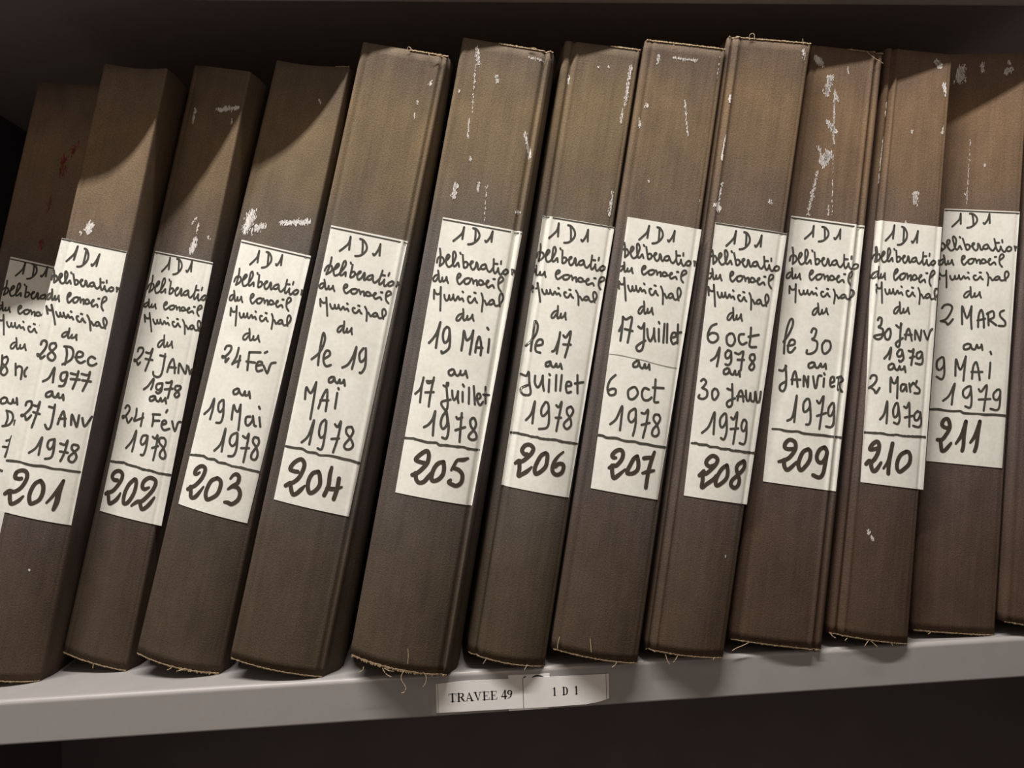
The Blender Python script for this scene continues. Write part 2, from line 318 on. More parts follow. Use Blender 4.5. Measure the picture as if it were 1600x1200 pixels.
202: {'e': [[-8.6e-05, 0.001806, 0.102198, -0.269219], [-0.000345, 0.006276, 0.408014, 0.014953], [-0.005205, 0.013086, 0.097183, -0.222263], [-0.022269, 0.016394, 0.415794, 2e-06]], 'y': [0.05116, 0.04516, 0.0505, 0.0125, 1, 0.004], 'lab': [[0.067, 0.6838], [1.012, 0.6823], [1.0508, 0.2439], [0.1065, 0.2436]], 'h': '145:2481,6524 2905,6592 3272,6669 3321,6768|145:3321,6768 3417,6672 3503,6580|145:4781,6759 4941,6684 5089,6579|145:4448,6774 4879,6766 5332,6712 5471,6646 5268,6583 4856,6530 4372,6510|145:6292,6610 6473,6594 6737,6664 6849,6734 6878,6774|145:6878,6774 6987,6679 7065,6612|138:1194,6428 1248,6371 1270,6313 1224,6234 1137,6150|138:768,6196 895,6262 1186,6297 1556,6289 1718,6254 1633,6203 1137,6147|138:1717,6234 2004,6249 2293,6284 2500,6332 2338,6353 2132,6325 2005,6259 2042,6202 2284,6158 2610,6169 2897,6209 3186,6282 3371,6364 3198,6418 2993,6395 2944,6297 2938,6219 3097,6179 3340,6198 3627,6247 3705,6225 3766,6187|138:3941,6415 4020,6399|138:4284,6386 4317,6324 4350,6257 4399,6190|138:4350,6252 4633,6282 4910,6268 4864,6214 4542,6184 4399,6188|138:4908,6249 5267,6256 5629,6302 5471,6308 5309,6276 5340,6209 5613,6176 5935,6221 6062,6291 6142,6301 6256,6267 6248,6209 6403,6192 6603,6224|138:7241,6296 6846,6274 6644,6236 6797,6210 7151,6222 7354,6275 7201,6295|138:7354,6275 7426,6233 7576,6197 7807,6188 8085,6227 8286,6270|138:8363,6401 8335,6328 8283,6251 8350,6194 8502,6178 8780,6223 8904,6268 8933,6216 9117,6172 9350,6187 9550,6229|138:8351,6329 8839,6334|138:9312,6387 9265,6343|138:9941,6271 9629,6240 9544,6200 9809,6187 10110,6218 10166,6257 9941,6271|138:1424,5979 1057,5961 845,5925 911,5897 1192,5902 1437,5946|138:1403,6029 1528,5980 1619,5923 1761,5900 1983,5922 2034,5956 2066,5920 2233,5913 2493,5938 2583,5972 2670,5937 2842,5904|138:4052,5979 4345,6006 4403,6032 4199,6040 4022,6015 3979,5971 4132,5930 4380,5916 4706,5950 4990,5988|138:5368,6005 5029,5988 4939,5954 5114,5932 5458,5942 5701,5978 5602,6006 5368,6005|138:5871,6010 6047,5984 6126,5953|138:6081,5970 6386,5997 6545,5993 6622,5942 6850,5998 7073,6009 7355,5993 7301,5963 6961,5953 6814,5965|138:7372,5970 7783,5986 8029,6015 7910,6020 7775,5996 7819,5958 8046,5940 8334,5963 8553,5976 8675,5966 8763,5949|138:8614,6051 8803,6053|138:9327,6010 9684,6041 9856,6066 9724,6092 9462,6087 9295,6056 9255,6005 9322,5963 9492,5937 9653,5922|138:1606,5651 1408,5706 1248,5762|138:1248,5762 1484,5731 1745,5715 2016,5719 2144,5740 1986,5808|138:1986,5808 2259,5727 2574,5630 2924,5519|138:2773,5719 2956,5683 3264,5652 3467,5675 3415,5724 3607,5681 3840,5671 3961,5705 3908,5739 4078,5699 4367,5669 4492,5690 4568,5726 4744,5709 4915,5687 5108,5707 5226,5707 5461,5678|138:4932,5793 5056,5785|138:6115,5747 5896,5742 5945,5704 6254,5671 6564,5683 6739,5736 6960,5705 7218,5686|138:6436,5803 6642,5800|138:7359,5807 7640,5769 7845,5718 8012,5644 8119,5588|138:7833,5722 8061,5723 8294,5695 8478,5678 8650,5708|138:8969,5751 8725,5732 8674,5700 8872,5687 9159,5704 9210,5736 8969,5751|138:9222,5732 9413,5697 9653,5681 9944,5697 10175,5739 10204,5793 9945,5839 9728,5835 9712,5793 9899,5735 10125,5685|138:5072,5420 4643,5390 4392,5333 4467,5292 4794,5302 5083,5371|138:5053,5496 5193,5424 5292,5340 5455,5307 5716,5342 5780,5393 5812,5340 6005,5332 6310,5372 6420,5424 6516,5373 6713,5325|160:1470,5150 1544,5206 2098,5220 2343,5169 2028,5073 1357,4978 1201,5005 1637,4985 1946,4932 2234,4978|160:2807,5160 3469,5164 3730,5240 3599,5058 3306,4864|160:2939,5054 4072,5059|160:5087,5161 5932,5160|160:5819,5197 5914,5032 5885,4863 5448,4804 4765,4818 4558,4872|160:6692,4921 6800,5052 7160,5148 7631,5031 7834,4928|160:6718,5001 7878,5017|160:8391,4941 8238,5094 8872,5020 9448,4955 9404,5091|160:9665,5078 9772,5050 9879,5022 9985,4994 10087,4966 10181,5003 10276,5041|160:3715,4558 4257,4627 4868,4764 4925,4665 4816,4584|160:6291,4719 5610,4692 5539,4623 6006,4600 6398,4666 6351,4720 6427,4599 6014,4545 5670,4559|160:6868,4744 7365,4755 7719,4786 7653,4661 7611,4504|160:6882,4632 8048,4671|160:9044,4738 8456,4725 8402,4668 8935,4636 9173,4586 8805,4544 8489,4581 8816,4644 9203,4709 9044,4738|160:5399,4485 4939,4452 5049,4399 5530,4421 5722,4482 5399,4485|160:5722,4482 5930,4431 6371,4419 6563,4479 6768,4428 7122,4459 7256,4496 7522,4413|160:1499,4189 1720,4239 2145,4216 2161,4137 1536,4020 1361,4050 1907,4052 2427,3964 2885,4054|160:3285,4221 3409,4112 3283,4019 3951,4058 4592,4107|160:4419,4170 4457,4070 4476,3959|160:5983,4197 6158,4090 6171,4001|160:5893,4191 6993,4211|160:6158,4090 7084,4112|160:7600,4058 8143,4094 7963,4134 7594,4114 7544,4034 8057,3980 8789,4020|160:7926,4311 7805,4268|160:8953,4146 9502,4015 9693,4020 9858,4146 10215,4165|160:2986,3550 3653,3691 3966,3868 4057,3702 4009,3521|160:5679,3832 5105,3807 4980,3714 5287,3666 5696,3721 5859,3826 5965,3638 5807,3511 5413,3501|160:6608,3833 7062,3811 7289,3872 7428,3675 7395,3462|160:6867,3650 7678,3703|160:8301,3852 7721,3838 7768,3761 8509,3691 9015,3581 8829,3520 8292,3541 8170,3604 8640,3727 8613,3816 8301,3852', 'n': '280:2753,3002 2222,2995 1847,3041 2048,3112 2655,3157 3248,3133 3401,3060 3102,2947 2510,2825 1986,2777 1441,2737|1689,2769,280 1933,2711,280 2119,2643,280 2373,2598,280 2900,2642,280 3367,2712,280 3660,2809,145|280:5308,3088 4684,2991 4309,2843 4342,2699 4613,2659 5116,2705 5627,2855 5703,3002 5550,3078 5308,3088|7649,3012,164 7082,2970,280 6669,2995,280 6713,3085,280 7356,3165,280 8155,3161,280 8475,3105,280 8267,2988,280 7598,2851,280 6976,2763,280 6371,2739,280 5658,2655,164|6770,2757,280 6957,2698,280 7279,2642,280 7780,2679,280 8261,2764,280 8699,2871,164', 'r': '165:1086,3276 1368,3279 1648,3282 1926,3285 2241,3291 2555,3297 2867,3302 3177,3308 3346,3304 3514,3300 3682,3296 3850,3292 4167,3293 4482,3292 4797,3292 5109,3292 5377,3288 5644,3284 5910,3280 6175,3275 6477,3278 6778,3280 7078,3282 7376,3284 7685,3281 7992,3277 8297,3274 8602,3270 9041,3274 9478,3277 9914,3281 10346,3284', 'tb': '90:771,6812 3111,6807 5498,6803 7839,6799 10041,6796'},
203: {'e': [[-2.6e-05, 0.001791, 0.106346, -0.212764], [-9.7e-05, 0.006475, 0.402622, 0.01675], [-0.003415, 0.006676, 0.099723, -0.153291], [-0.014121, 0.012863, 0.412394, 1e-06]], 'y': [0.0328, 0.0268, 0.0325, 0.0065, 1.7, 0.009000000000000001], 'lab': [[0.1087, 0.6984], [1.0051, 0.6882], [0.9292, 0.2466], [0.1018, 0.2543]], 'h': '145:2844,6603 3203,6670 3518,6745 3582,6845|145:3582,6845 3638,6748 3686,6655|145:4775,6829 4889,6752 4986,6646|145:4504,6846 4857,6836 5219,6779 5318,6712 5135,6649 4783,6598 4381,6580|145:5992,6671 6139,6654 6376,6722 6487,6793 6521,6833|145:6521,6833 6588,6736 6638,6668|138:1684,6509 1744,6453 1777,6396 1760,6320 1710,6238|138:1394,6285 1482,6348 1712,6381 2020,6372 2163,6336 2106,6288 1711,6235|138:2168,6317 2402,6331 2633,6363 2793,6409 2653,6430 2488,6404 2400,6340 2446,6284 2660,6241 2929,6250 3159,6287 3382,6357 3515,6435 3354,6490 3189,6468 3175,6373 3191,6297 3335,6257 3535,6275 3763,6321 3835,6299 3897,6262|138:3982,6483 4053,6467|138:4280,6453 4326,6392 4372,6327 4432,6262|138:4373,6322 4605,6350 4845,6335 4821,6283 4555,6254 4432,6260|138:4849,6316 5153,6321 5450,6364 5314,6371 5183,6341 5228,6275 5471,6242 5734,6284 5825,6352 5891,6360 5998,6326 6007,6270 6144,6253 6309,6283|138:6839,6350 6504,6330 6341,6294 6479,6268 6781,6278 6943,6328 6806,6349|138:6943,6328 7016,6287 7155,6252 7358,6241 7589,6278 7753,6318|138:7787,6445 7781,6375 7755,6300 7828,6245 7964,6228 8195,6270 8292,6313 8330,6263 8501,6219 8701,6232 8865,6272|138:7794,6375 8218,6377|138:8618,6426 8588,6384|138:9198,6310 8932,6282 8868,6244 9103,6229 9368,6257 9413,6295 9198,6310|138:9833,6316 9868,6279 9837,6242|138:9855,6265 9888,6276 9921,6286|138:1736,6071 1454,6052 1320,6009 1405,5974 1630,5978 1783,6031|138:1663,6134 1820,6073 1957,6002 2100,5973 2259,5999 2265,6040 2330,5996 2476,5987 2664,6016 2701,6057 2812,6014 2992,5972|138:3921,6057 4139,6088 4158,6120 3978,6131 3856,6101 3870,6047 4043,5996 4267,5977 4504,6018 4702,6062|138:5003,6081 4734,6063 4696,6021 4868,5993 5149,6003 5316,6046 5201,6080 5003,6081|138:5425,6085 5603,6052 5705,6013|138:5648,6034 5878,6066 6018,6059 6140,5996 6273,6064 6452,6076 6712,6054 6698,6018 6417,6008 6278,6023|138:6751,6026 7086,6043 7266,6078 7159,6085 7068,6056 7148,6008 7362,5985 7585,6012 7760,6027 7877,6013 7970,5992|138:7733,6118 7894,6119|138:8394,6062 8669,6099 8793,6128 8651,6161 8428,6157 8317,6119 8336,6057 8439,6005 8612,5972 8767,5953|138:1922,5726 1834,5787 1777,5848|138:1777,5848 1927,5813 2116,5794 2341,5797 2472,5819 2430,5892|138:2430,5892 2547,5803 2680,5699 2823,5578|138:2954,5792 3057,5752 3270,5718 3464,5741 3485,5794 3586,5746 3765,5734 3908,5771 3907,5807 3996,5763 4195,5729 4325,5751 4433,5789 4557,5770 4670,5745 4855,5765 4952,5765 5109,5732|138:4820,5859 4911,5849|138:5739,5802 5551,5798 5544,5757 5758,5719 6032,5731 6245,5786 6389,5751 6580,5729|138:6078,5860 6246,5855|138:6853,5858 7039,5816 7146,5761 7191,5680 7209,5620|138:7141,5764 7333,5764 7492,5732 7625,5714 7808,5744|138:8132,5789 7902,5770 7818,5736 7967,5720 8232,5737 8315,5771 8132,5789|138:8321,5767 8436,5728 8618,5710 8884,5725 9146,5769 9243,5826 9070,5877 8881,5874 8813,5829 8896,5766 9030,5711|138:4642,5489 4273,5466 4075,5416 4158,5376 4444,5382 4672,5443|138:4594,5560 4748,5491 4871,5411 5029,5378 5247,5409 5282,5455 5333,5405 5509,5395 5764,5429 5841,5477 5948,5428 6143,5380|160:2221,5166 2355,5221 2871,5233 2976,5174 2729,5096 2244,5023 2118,5051 2539,5030 2661,4961 2925,5029|160:3849,5225 3825,5081 3520,4951 3705,4976 4365,5032|160:4246,5101 4254,5009 4261,4917|160:5236,5186 5325,5045 5473,4896|160:5236,5186 6545,5213|160:5124,5030 6168,5035|160:6393,4989 7006,5024 6942,5063 6511,5053 6426,4970 6683,4905 7222,4938|160:7059,5219 7314,5245|160:7253,5010 7784,4911 7910,4924 8062,5060 8572,5092|160:4756,4569 4419,4527 4558,4475 4961,4496 5008,4564 4756,4569|160:5008,4564 5272,4504 5636,4480 5761,4550 5899,4487 6236,4506 6264,4558 6524,4458|160:1588,4064 2138,4179 2352,4341 2476,4177 2420,4002|160:3341,4344 3040,4281 3129,4183 3439,4147 3703,4231 3499,4348 3855,4125 3794,3990 3264,3965|160:4964,4065 4819,4294 5177,4225 5522,4212 5622,4325|160:5622,4325 5847,4132 6014,3917|160:7038,4163 6598,4141 6677,4044 7032,4020 7367,4106 7325,4181 7665,4047 7909,4032|160:8085,4179 8422,4034|160:7771,4347 7928,4318|160:3803,3515 4377,3652 4520,3899 4613,3703 4669,3528|160:5931,3870 5391,3812 5338,3701 5748,3646 6098,3721 6025,3862 6282,3638 6141,3502 5554,3475|160:6700,3836 7128,3814 7327,3885 7396,3645 7402,3426|160:6810,3641 7678,3663|160:8476,3848 8011,3848 7977,3770 8480,3695 8790,3593 8697,3503 8238,3502 8124,3576 8422,3683 8664,3776 8476,3848', 'n': '2696,3124,164 2409,3083,218 2154,3091,280 2232,3165,280 2691,3227,280 3155,3217,280 3289,3157,280 3095,3032,280 2592,2913,280 2147,2859,280 1771,2815,280|2019,2863,280 2197,2781,280 2319,2713,280 2614,2699,280 2998,2751,280 3542,2911,145|280:4907,3094 4314,3037 4041,2926 3987,2806 4266,2727 4731,2757 5281,2836 5471,2960 5336,3059 4907,3094|6379,3127,164 6615,3189,218 6965,3214,280 7303,3176,280 7286,3080,280 6786,3012,280 6379,2954,164|6786,3012,280 7405,3005,280 7797,2928,280 7750,2817,280 7174,2731,280 6716,2742,280 6333,2740,218', 'r': '165:1105,3367 1311,3372 1515,3376 1719,3381 1966,3384 2212,3388 2456,3391 2700,3394 2836,3387 2973,3380 3109,3373 3244,3366 3444,3369 3643,3372 3841,3375 4039,3378 4174,3370 4309,3362 4444,3353 4579,3345 4777,3346 4974,3347 5171,3348 5368,3349 5574,3344 5780,3339 5985,3334 6190,3328 6462,3329 6734,3330 7004,3330 7274,3331 7509,3328 7744,3325 7978,3323 8212,3320 8501,3318 8790,3316 9078,3314 9365,3311', 'tb': '90:1175,6946 3323,6924 5571,6899 7815,6872 9958,6847'},
204: {'e': [[-0.001589, 0.003835, 0.100669, -0.145176], [-0.006452, 0.009172, 0.408706, 0.015409], [-0.001359, 0.002558, 0.095777, -0.080779], [-0.005848, 0.008843, 0.412051, 1e-06]], 'y': [0.01271, 0.00671, 0.0035, -0.0015, 1.2, 0.007], 'lab': [[0.0997, 0.7042], [0.9509, 0.7007], [0.9154, 0.2567], [0.119, 0.2609]], 'h': '145:2507,6666 2916,6733 3275,6810 3346,6916|145:3346,6916 3410,6812 3466,6713|145:4702,6890 4834,6808 4946,6695|145:4395,6909 4796,6896 5207,6833 5322,6762 5115,6697 4715,6645 4258,6629|145:6088,6714 6255,6695 6522,6766 6646,6841 6683,6883|145:6683,6883 6763,6780 6822,6707|138:1792,6542 1804,6485 1790,6428 1714,6351 1602,6268|138:1341,6316 1474,6380 1717,6412 2001,6403 2108,6367 2016,6318 1601,6265|138:2097,6348 2329,6361 2573,6394 2759,6440 2644,6462 2468,6435 2335,6371 2334,6314 2500,6270 2762,6279 3007,6317 3273,6388 3460,6467 3351,6522 3178,6500 3090,6403 3045,6327 3149,6286 3352,6304 3603,6351 3653,6328 3682,6291|138:3936,6515 3991,6499|138:4193,6485 4188,6423 4181,6357 4186,6291|138:4178,6352 4418,6380 4632,6365 4568,6312 4296,6283 4185,6289|138:4621,6346 4910,6351 5223,6395 5100,6402 4954,6371 4946,6304 5148,6270 5429,6313 5566,6382 5635,6391 5709,6356 5674,6299 5791,6282 5969,6312|138:6520,6381 6189,6360 6008,6324 6119,6298 6411,6308 6601,6359 6487,6380|138:6601,6359 6639,6317 6743,6281 6927,6270 7173,6308 7358,6349|138:7485,6479 7426,6407 7346,6330 7374,6274 7490,6257 7739,6300 7863,6345 7861,6293 7991,6248 8190,6261 8375,6303|138:7439,6407 7841,6410|138:8255,6461 8195,6417|138:8718,6342 8445,6313 8357,6274 8569,6259 8841,6288 8911,6327 8718,6342|138:9325,6349 9332,6311 9275,6273|138:9310,6297 9349,6308 9388,6319 9427,6330|138:1586,6117 1289,6102 1138,6064 1215,6033 1448,6036 1621,6082|138:1530,6173 1672,6118 1793,6056 1930,6029 2103,6052 2121,6088 2175,6048 2322,6040 2524,6065 2575,6101 2676,6062 2849,6025|138:3829,6097 4062,6123 4091,6152 3909,6161 3776,6136 3773,6088 3937,6042 4161,6025 4417,6060 4634,6099|138:4948,6114 4667,6099 4615,6062 4784,6036 5076,6044 5260,6082 5152,6113 4948,6114|138:5383,6116 5557,6086 5650,6051|138:5597,6071 5843,6098 5986,6092 6093,6036 6249,6095 6437,6105 6699,6085 6674,6053 6383,6045 6243,6059|138:6732,6060 7082,6074 7276,6104 7167,6111 7066,6086 7136,6043 7351,6022 7589,6045 7773,6058 7890,6045 7981,6026|138:7768,6139 7935,6139|138:8437,6088 8731,6120 8866,6145 8726,6175 8495,6172 8371,6139 8376,6083 8470,6037 8642,6007 8799,5989|138:1721,5752 1612,5806 1532,5860|138:1532,5860 1690,5828 1881,5812 2095,5814 2212,5834 2142,5898|138:2142,5898 2291,5820 2462,5727 2649,5620|138:2687,5809 2803,5774 3021,5743 3199,5763 3196,5811 3314,5768 3491,5758 3613,5789 3597,5822 3701,5783 3906,5752 4023,5772 4110,5805 4238,5788 4357,5766 4526,5784 4620,5784 4785,5754|138:4453,5867 4544,5858|138:5363,5816 5183,5813 5193,5777 5417,5743 5676,5753 5857,5802 6012,5771 6206,5751|138:5664,5867 5827,5863|138:6412,5866 6611,5828 6740,5778 6820,5707 6864,5653|138:6733,5782 6919,5782 7087,5753 7225,5737 7388,5764|138:7682,5803 7467,5786 7402,5757 7554,5742 7803,5757 7868,5787 7682,5803|138:7875,5784 8006,5749 8192,5733 8444,5746 8677,5785 8744,5837 8550,5882 8368,5880 8324,5839 8435,5782 8593,5734|138:4550,5511 4247,5490 4057,5442 4093,5403 4320,5408 4541,5467|138:4562,5580 4634,5513 4674,5436 4774,5404 4965,5432 5026,5478 5030,5429 5161,5419 5384,5452 5478,5498 5527,5450 5647,5404|160:1982,4899 2592,5009 2889,5141 2919,5266 2642,5342 2599,5216 2659,5011 2784,4828|160:3310,4946 3774,5011 3689,5070 3340,5071 3186,4984 3329,4885 3682,4832 4120,4865|160:5374,4859 5902,4926 6253,5070 6392,5218 6441,5034 6396,4867|160:7152,5219 6863,5128 7000,5029 7240,5004 7542,5085 7391,5225 7637,5047 7694,4925 7472,4836 7273,4830|160:4474,4682 4241,4643 4342,4592 4645,4611 4765,4679 4474,4682|160:4765,4679 4963,4620 5227,4606 5361,4664 5461,4613 5764,4632 5822,4672 6014,4586|160:2185,4262 2063,4446 2439,4387 2732,4385 2996,4554|160:2996,4554 3104,4277 3188,3968|160:3781,4157 3945,4344 4268,4472 4516,4296 4597,4138|160:3812,4287 4639,4310|160:5402,4450 5500,4206|160:5408,4528 5473,4512|160:2807,3581 3349,3704 3604,3959 3635,3756 3637,3573|160:4717,4002 4393,3928 4390,3778 4697,3712 5021,3785 4883,3985 5053,3711 5010,3539 4587,3537|160:5844,3959 6174,3926 6402,4018 6415,3750 6237,3521|160:5790,3722 6551,3754|160:7604,3966 7142,3942 7186,3858 7706,3787 8116,3691 7928,3622 7454,3608 7235,3666 7638,3785 7865,3898 7604,3966', 'n': '280:3047,3115 2690,3112 2214,3136 2498,3245 3118,3318 3559,3262 3559,3154 3284,3022 2835,2939 2460,2911 2116,2862|2549,2922,280 2726,2835,280 3051,2753,280 3424,2780,280 3782,2853,280 4090,2924,127|280:5159,3179 4652,3141 4385,3040 4405,2918 4734,2828 5228,2873 5581,2983 5387,3124 5159,3179|6431,3285,218 6398,3161,280 6475,2994,280 6241,2833,280|6390,2945,280 7222,2961,280 7859,3009,145|280:7390,3134 7416,2966 7287,2801', 'r': '165:1269,3469 2170,3471 3024,3480 3639,3451 4483,3459 4941,3436 5901,3458 6747,3456 7460,3448 8163,3446 9101,3424', 'tb': '90:1084,7006 3133,6997 5262,6987 7385,6979 9421,6972'},
205: {'e': [[0.000491, 0.000849, 0.087912, -0.063815], [0.002271, 0.004548, 0.406431, 0.016588], [0.000618, 0.001082, 0.083538, 0.002451], [0.003038, 0.003882, 0.410992, -0.0]], 'y': [-5e-05, -0.00505, 0.003, -0.001, 1.2, 0.011], 'lab': [[0.142, 0.7117], [0.982, 0.7112], [0.9401, 0.271], [0.1655, 0.2688]], 'h': '145:2921,6773 3314,6842 3666,6919 3772,7019|145:3772,7019 3789,6923 3800,6831|145:4980,7014 5066,6938 5123,6833|145:4711,7028 5067,7021 5412,6967 5488,6902 5276,6838 4896,6783 4479,6762|145:6159,6867 6303,6852 6572,6922 6712,6994 6762,7034|145:6762,7034 6794,6938 6819,6871|138:1697,6617 1806,6562 1890,6506 1948,6429 1981,6348|138:1646,6392 1666,6456 1846,6490 2137,6483 2303,6449 2297,6400 1984,6345|138:2325,6430 2527,6445 2708,6479 2811,6526 2661,6546 2536,6518 2516,6454 2612,6399 2850,6357 3088,6368 3263,6407 3400,6479 3447,6557 3247,6610 3116,6587 3195,6492 3282,6417 3453,6378 3619,6397 3784,6446 3872,6424 3964,6387|138:3828,6609 3909,6593|138:4131,6581 4231,6521 4337,6456 4455,6391|138:4343,6451 4529,6481 4764,6468 4792,6415 4576,6385 4457,6390|138:4785,6449 5060,6457 5291,6502 5158,6508 5069,6477 5174,6412 5430,6380 5631,6425 5648,6493 5701,6502 5833,6469 5896,6413 6040,6398 6162,6428|138:6585,6500 6296,6477 6180,6440 6334,6416 6604,6428 6703,6480 6555,6499|138:6703,6480 6812,6439 6976,6405 7176,6396 7353,6435 7464,6477|138:7365,6605 7431,6534 7485,6459 7609,6404 7752,6389 7925,6433 7970,6478 8058,6427 8264,6385 8437,6400 8549,6441|138:7444,6535 7835,6541|138:8156,6594 8172,6551|138:8819,6483 8600,6453 8580,6413 8816,6401 9036,6432 9037,6470 8819,6483|138:9409,6496 9482,6459 9493,6421|138:9485,6445 9505,6456 9524,6467 9544,6478 9563,6489 9590,6488 9616,6487 9642,6487 9668,6486 9686,6479 9703,6472 9721,6465 9739,6457 9751,6451|138:1978,6200 1708,6179 1576,6131 1650,6094 1863,6100 2015,6158|138:1919,6267 2057,6202 2175,6128 2305,6098 2459,6126 2471,6170 2526,6123 2661,6114 2843,6146 2885,6191 2982,6145 3146,6101|138:4036,6199 4247,6234 4270,6268 4102,6278 3982,6246 3986,6188 4142,6134 4351,6116 4581,6161 4776,6210|138:5064,6233 4806,6211 4763,6166 4922,6137 5190,6149 5355,6197 5252,6233 5064,6233|138:5464,6239 5629,6205 5719,6164|138:5668,6187 5892,6222 6024,6217 6131,6150 6268,6224 6440,6238 6685,6216 6666,6177 6397,6164 6267,6180|138:6719,6186 7041,6207 7218,6246 7116,6253 7025,6221 7095,6170 7298,6147 7516,6178 7685,6195 7796,6181 7883,6160|138:7670,6293 7825,6296|138:8299,6239 8569,6281 8691,6314 8558,6348 8343,6342 8232,6300 8243,6233 8337,6178 8501,6144 8649,6124|138:2009,5815 1926,5885 1874,5956|138:1874,5956 2015,5917 2194,5897 2406,5903 2530,5931 2492,6017|138:2492,6017 2600,5913 2724,5791 2856,5649|138:2985,5905 3082,5859 3282,5821 3467,5850 3487,5914 3583,5858 3752,5847 3888,5891 3888,5935 3972,5884 4159,5846 4284,5873 4387,5920 4505,5899 4611,5871 4788,5897 4881,5898 5029,5861|138:4756,6008 4842,5998|138:5632,5953 5453,5945 5445,5897 5649,5855 5912,5872 6116,5941 6255,5901 6438,5877|138:5957,6026 6117,6023|138:6700,6035 6880,5987 6984,5922 7027,5827 7045,5755|138:6978,5927 7164,5930 7317,5894 7447,5873 7624,5912|138:7937,5970 7714,5944 7634,5903 7779,5886 8036,5910 8116,5951 7937,5970|138:8121,5946 8234,5901 8413,5883 8672,5905 8927,5961 9019,6031 8848,6089 8664,6083 8598,6028 8682,5953 8816,5890|138:5150,5665 4824,5634 4632,5580 4685,5542 4933,5554 5156,5619|138:5140,5735 5242,5669 5313,5591 5434,5562 5636,5596 5687,5644 5709,5594 5856,5588 6092,5627 6179,5677 6251,5630 6400,5586|165:2306,5111 2672,5202 2944,5311 3089,5466 3049,5306 3060,5167 3089,5056|165:3821,5413 3592,5353 3592,5244 3863,5159 4156,5207 4198,5301 4096,5390 3821,5413|165:4105,5383 4313,5265 4419,5106 4199,5038 3811,4988 3705,5016|165:5679,5089 5664,5235 5604,5399 5894,5296 6081,5263 6408,5327 6541,5431|165:6541,5431 6580,5262 6588,5054|165:7109,5101 7096,5247 7226,5355 7482,5281 7655,5171 7690,5072|165:7122,5178 7760,5190|165:8290,5344 8341,5253 8392,5139|165:7897,5517 8047,5495|155:5072,4766 4795,4730 4881,4679 5175,4674 5372,4730 5244,4766 5072,4766|155:5352,4747 5523,4698 5765,4687 5950,4729 5962,4770 5987,4721 6202,4709 6425,4743 6465,4785 6565,4747 6749,4685|155:1858,4278 2228,4357 2368,4460 2402,4556 2383,4398 2482,4162|155:2806,4505 2948,4482 3423,4519|155:2771,4510 3191,4521 3459,4538|155:3432,4587 3392,4446 3376,4284 3416,4123|155:2834,4330 3662,4360|155:4516,4493 4730,4482 4938,4501 4945,4546|155:4806,4542 4856,4472 5048,4352 5240,4232 5264,4135 5014,4127 4622,4196 4712,4243 5459,4293|155:5470,4437 5595,4351 5797,4298 6022,4354 6065,4445|155:6065,4445 6153,4340 6290,4268|155:6525,4446 6689,4298|155:6423,4564 6568,4537|155:7091,4534 7221,4417 7337,4286|155:7543,4570 7753,4433 7967,4291|155:8106,4376 8410,4416 8296,4467 8071,4460 8063,4388 8318,4315 8539,4299 8741,4354|155:8741,4592 8880,4466 9052,4337|155:8644,4468 9248,4477|165:3315,3788 3718,3843 4043,3945 4150,4068 4205,3889 4332,3689|165:5198,4095 4918,3995 4924,3880 5212,3820 5525,3891 5448,4003 5198,4095|165:5301,4091 5520,3982 5739,3874 5793,3738 5665,3677 5290,3684|165:6338,4041 6514,4016 6914,4055|165:6820,4117 6885,3970 6977,3819 7070,3669|165:6469,3835 7369,3911|165:7979,4075 7785,4027 7922,3946 8252,3894 8590,3835 8688,3769 8327,3735 7935,3755 7926,3808 8316,3904 8419,3991 8184,4069 7979,4075', 'n': '280:3980,3238 3541,3239 3076,3262 3415,3350 4007,3430 4293,3370 4262,3247 3854,3135 3452,3060 3016,3015|3311,3056,280 3467,2961,280 3806,2919,280 4257,2949,280 4634,3045,280 4880,3129,164|280:5843,3311 5350,3273 5018,3179 4915,3054 5083,2990 5582,3021 5970,3109 6005,3209 5843,3311|8202,3437,164 7749,3401,280 7186,3377,218 6939,3290,218 6737,3208,164|6988,3246,280 7495,3229,280 7909,3164,280 7936,3050,280 7522,2982,280 6973,2993,280 6704,3016,280 6833,3054,218', 'r': '165:1652,3562 1861,3566 2069,3570 2277,3574 2485,3579 2651,3576 2817,3574 2983,3572 3149,3569 3346,3568 3543,3566 3740,3565 3937,3563 4159,3569 4380,3574 4602,3580 4824,3585 4896,3578 4968,3572 5040,3566 5113,3559 5336,3563 5559,3568 5782,3572 6005,3576 6198,3578 6392,3579 6586,3581 6780,3583 6972,3586 7165,3590 7357,3593 7550,3597 7684,3594 7819,3591 7953,3588 8088,3586 8448,3588 8809,3590 9171,3593', 'tb': '90:1506,7084 3518,7081 5613,7079 7711,7078 9733,7080'},
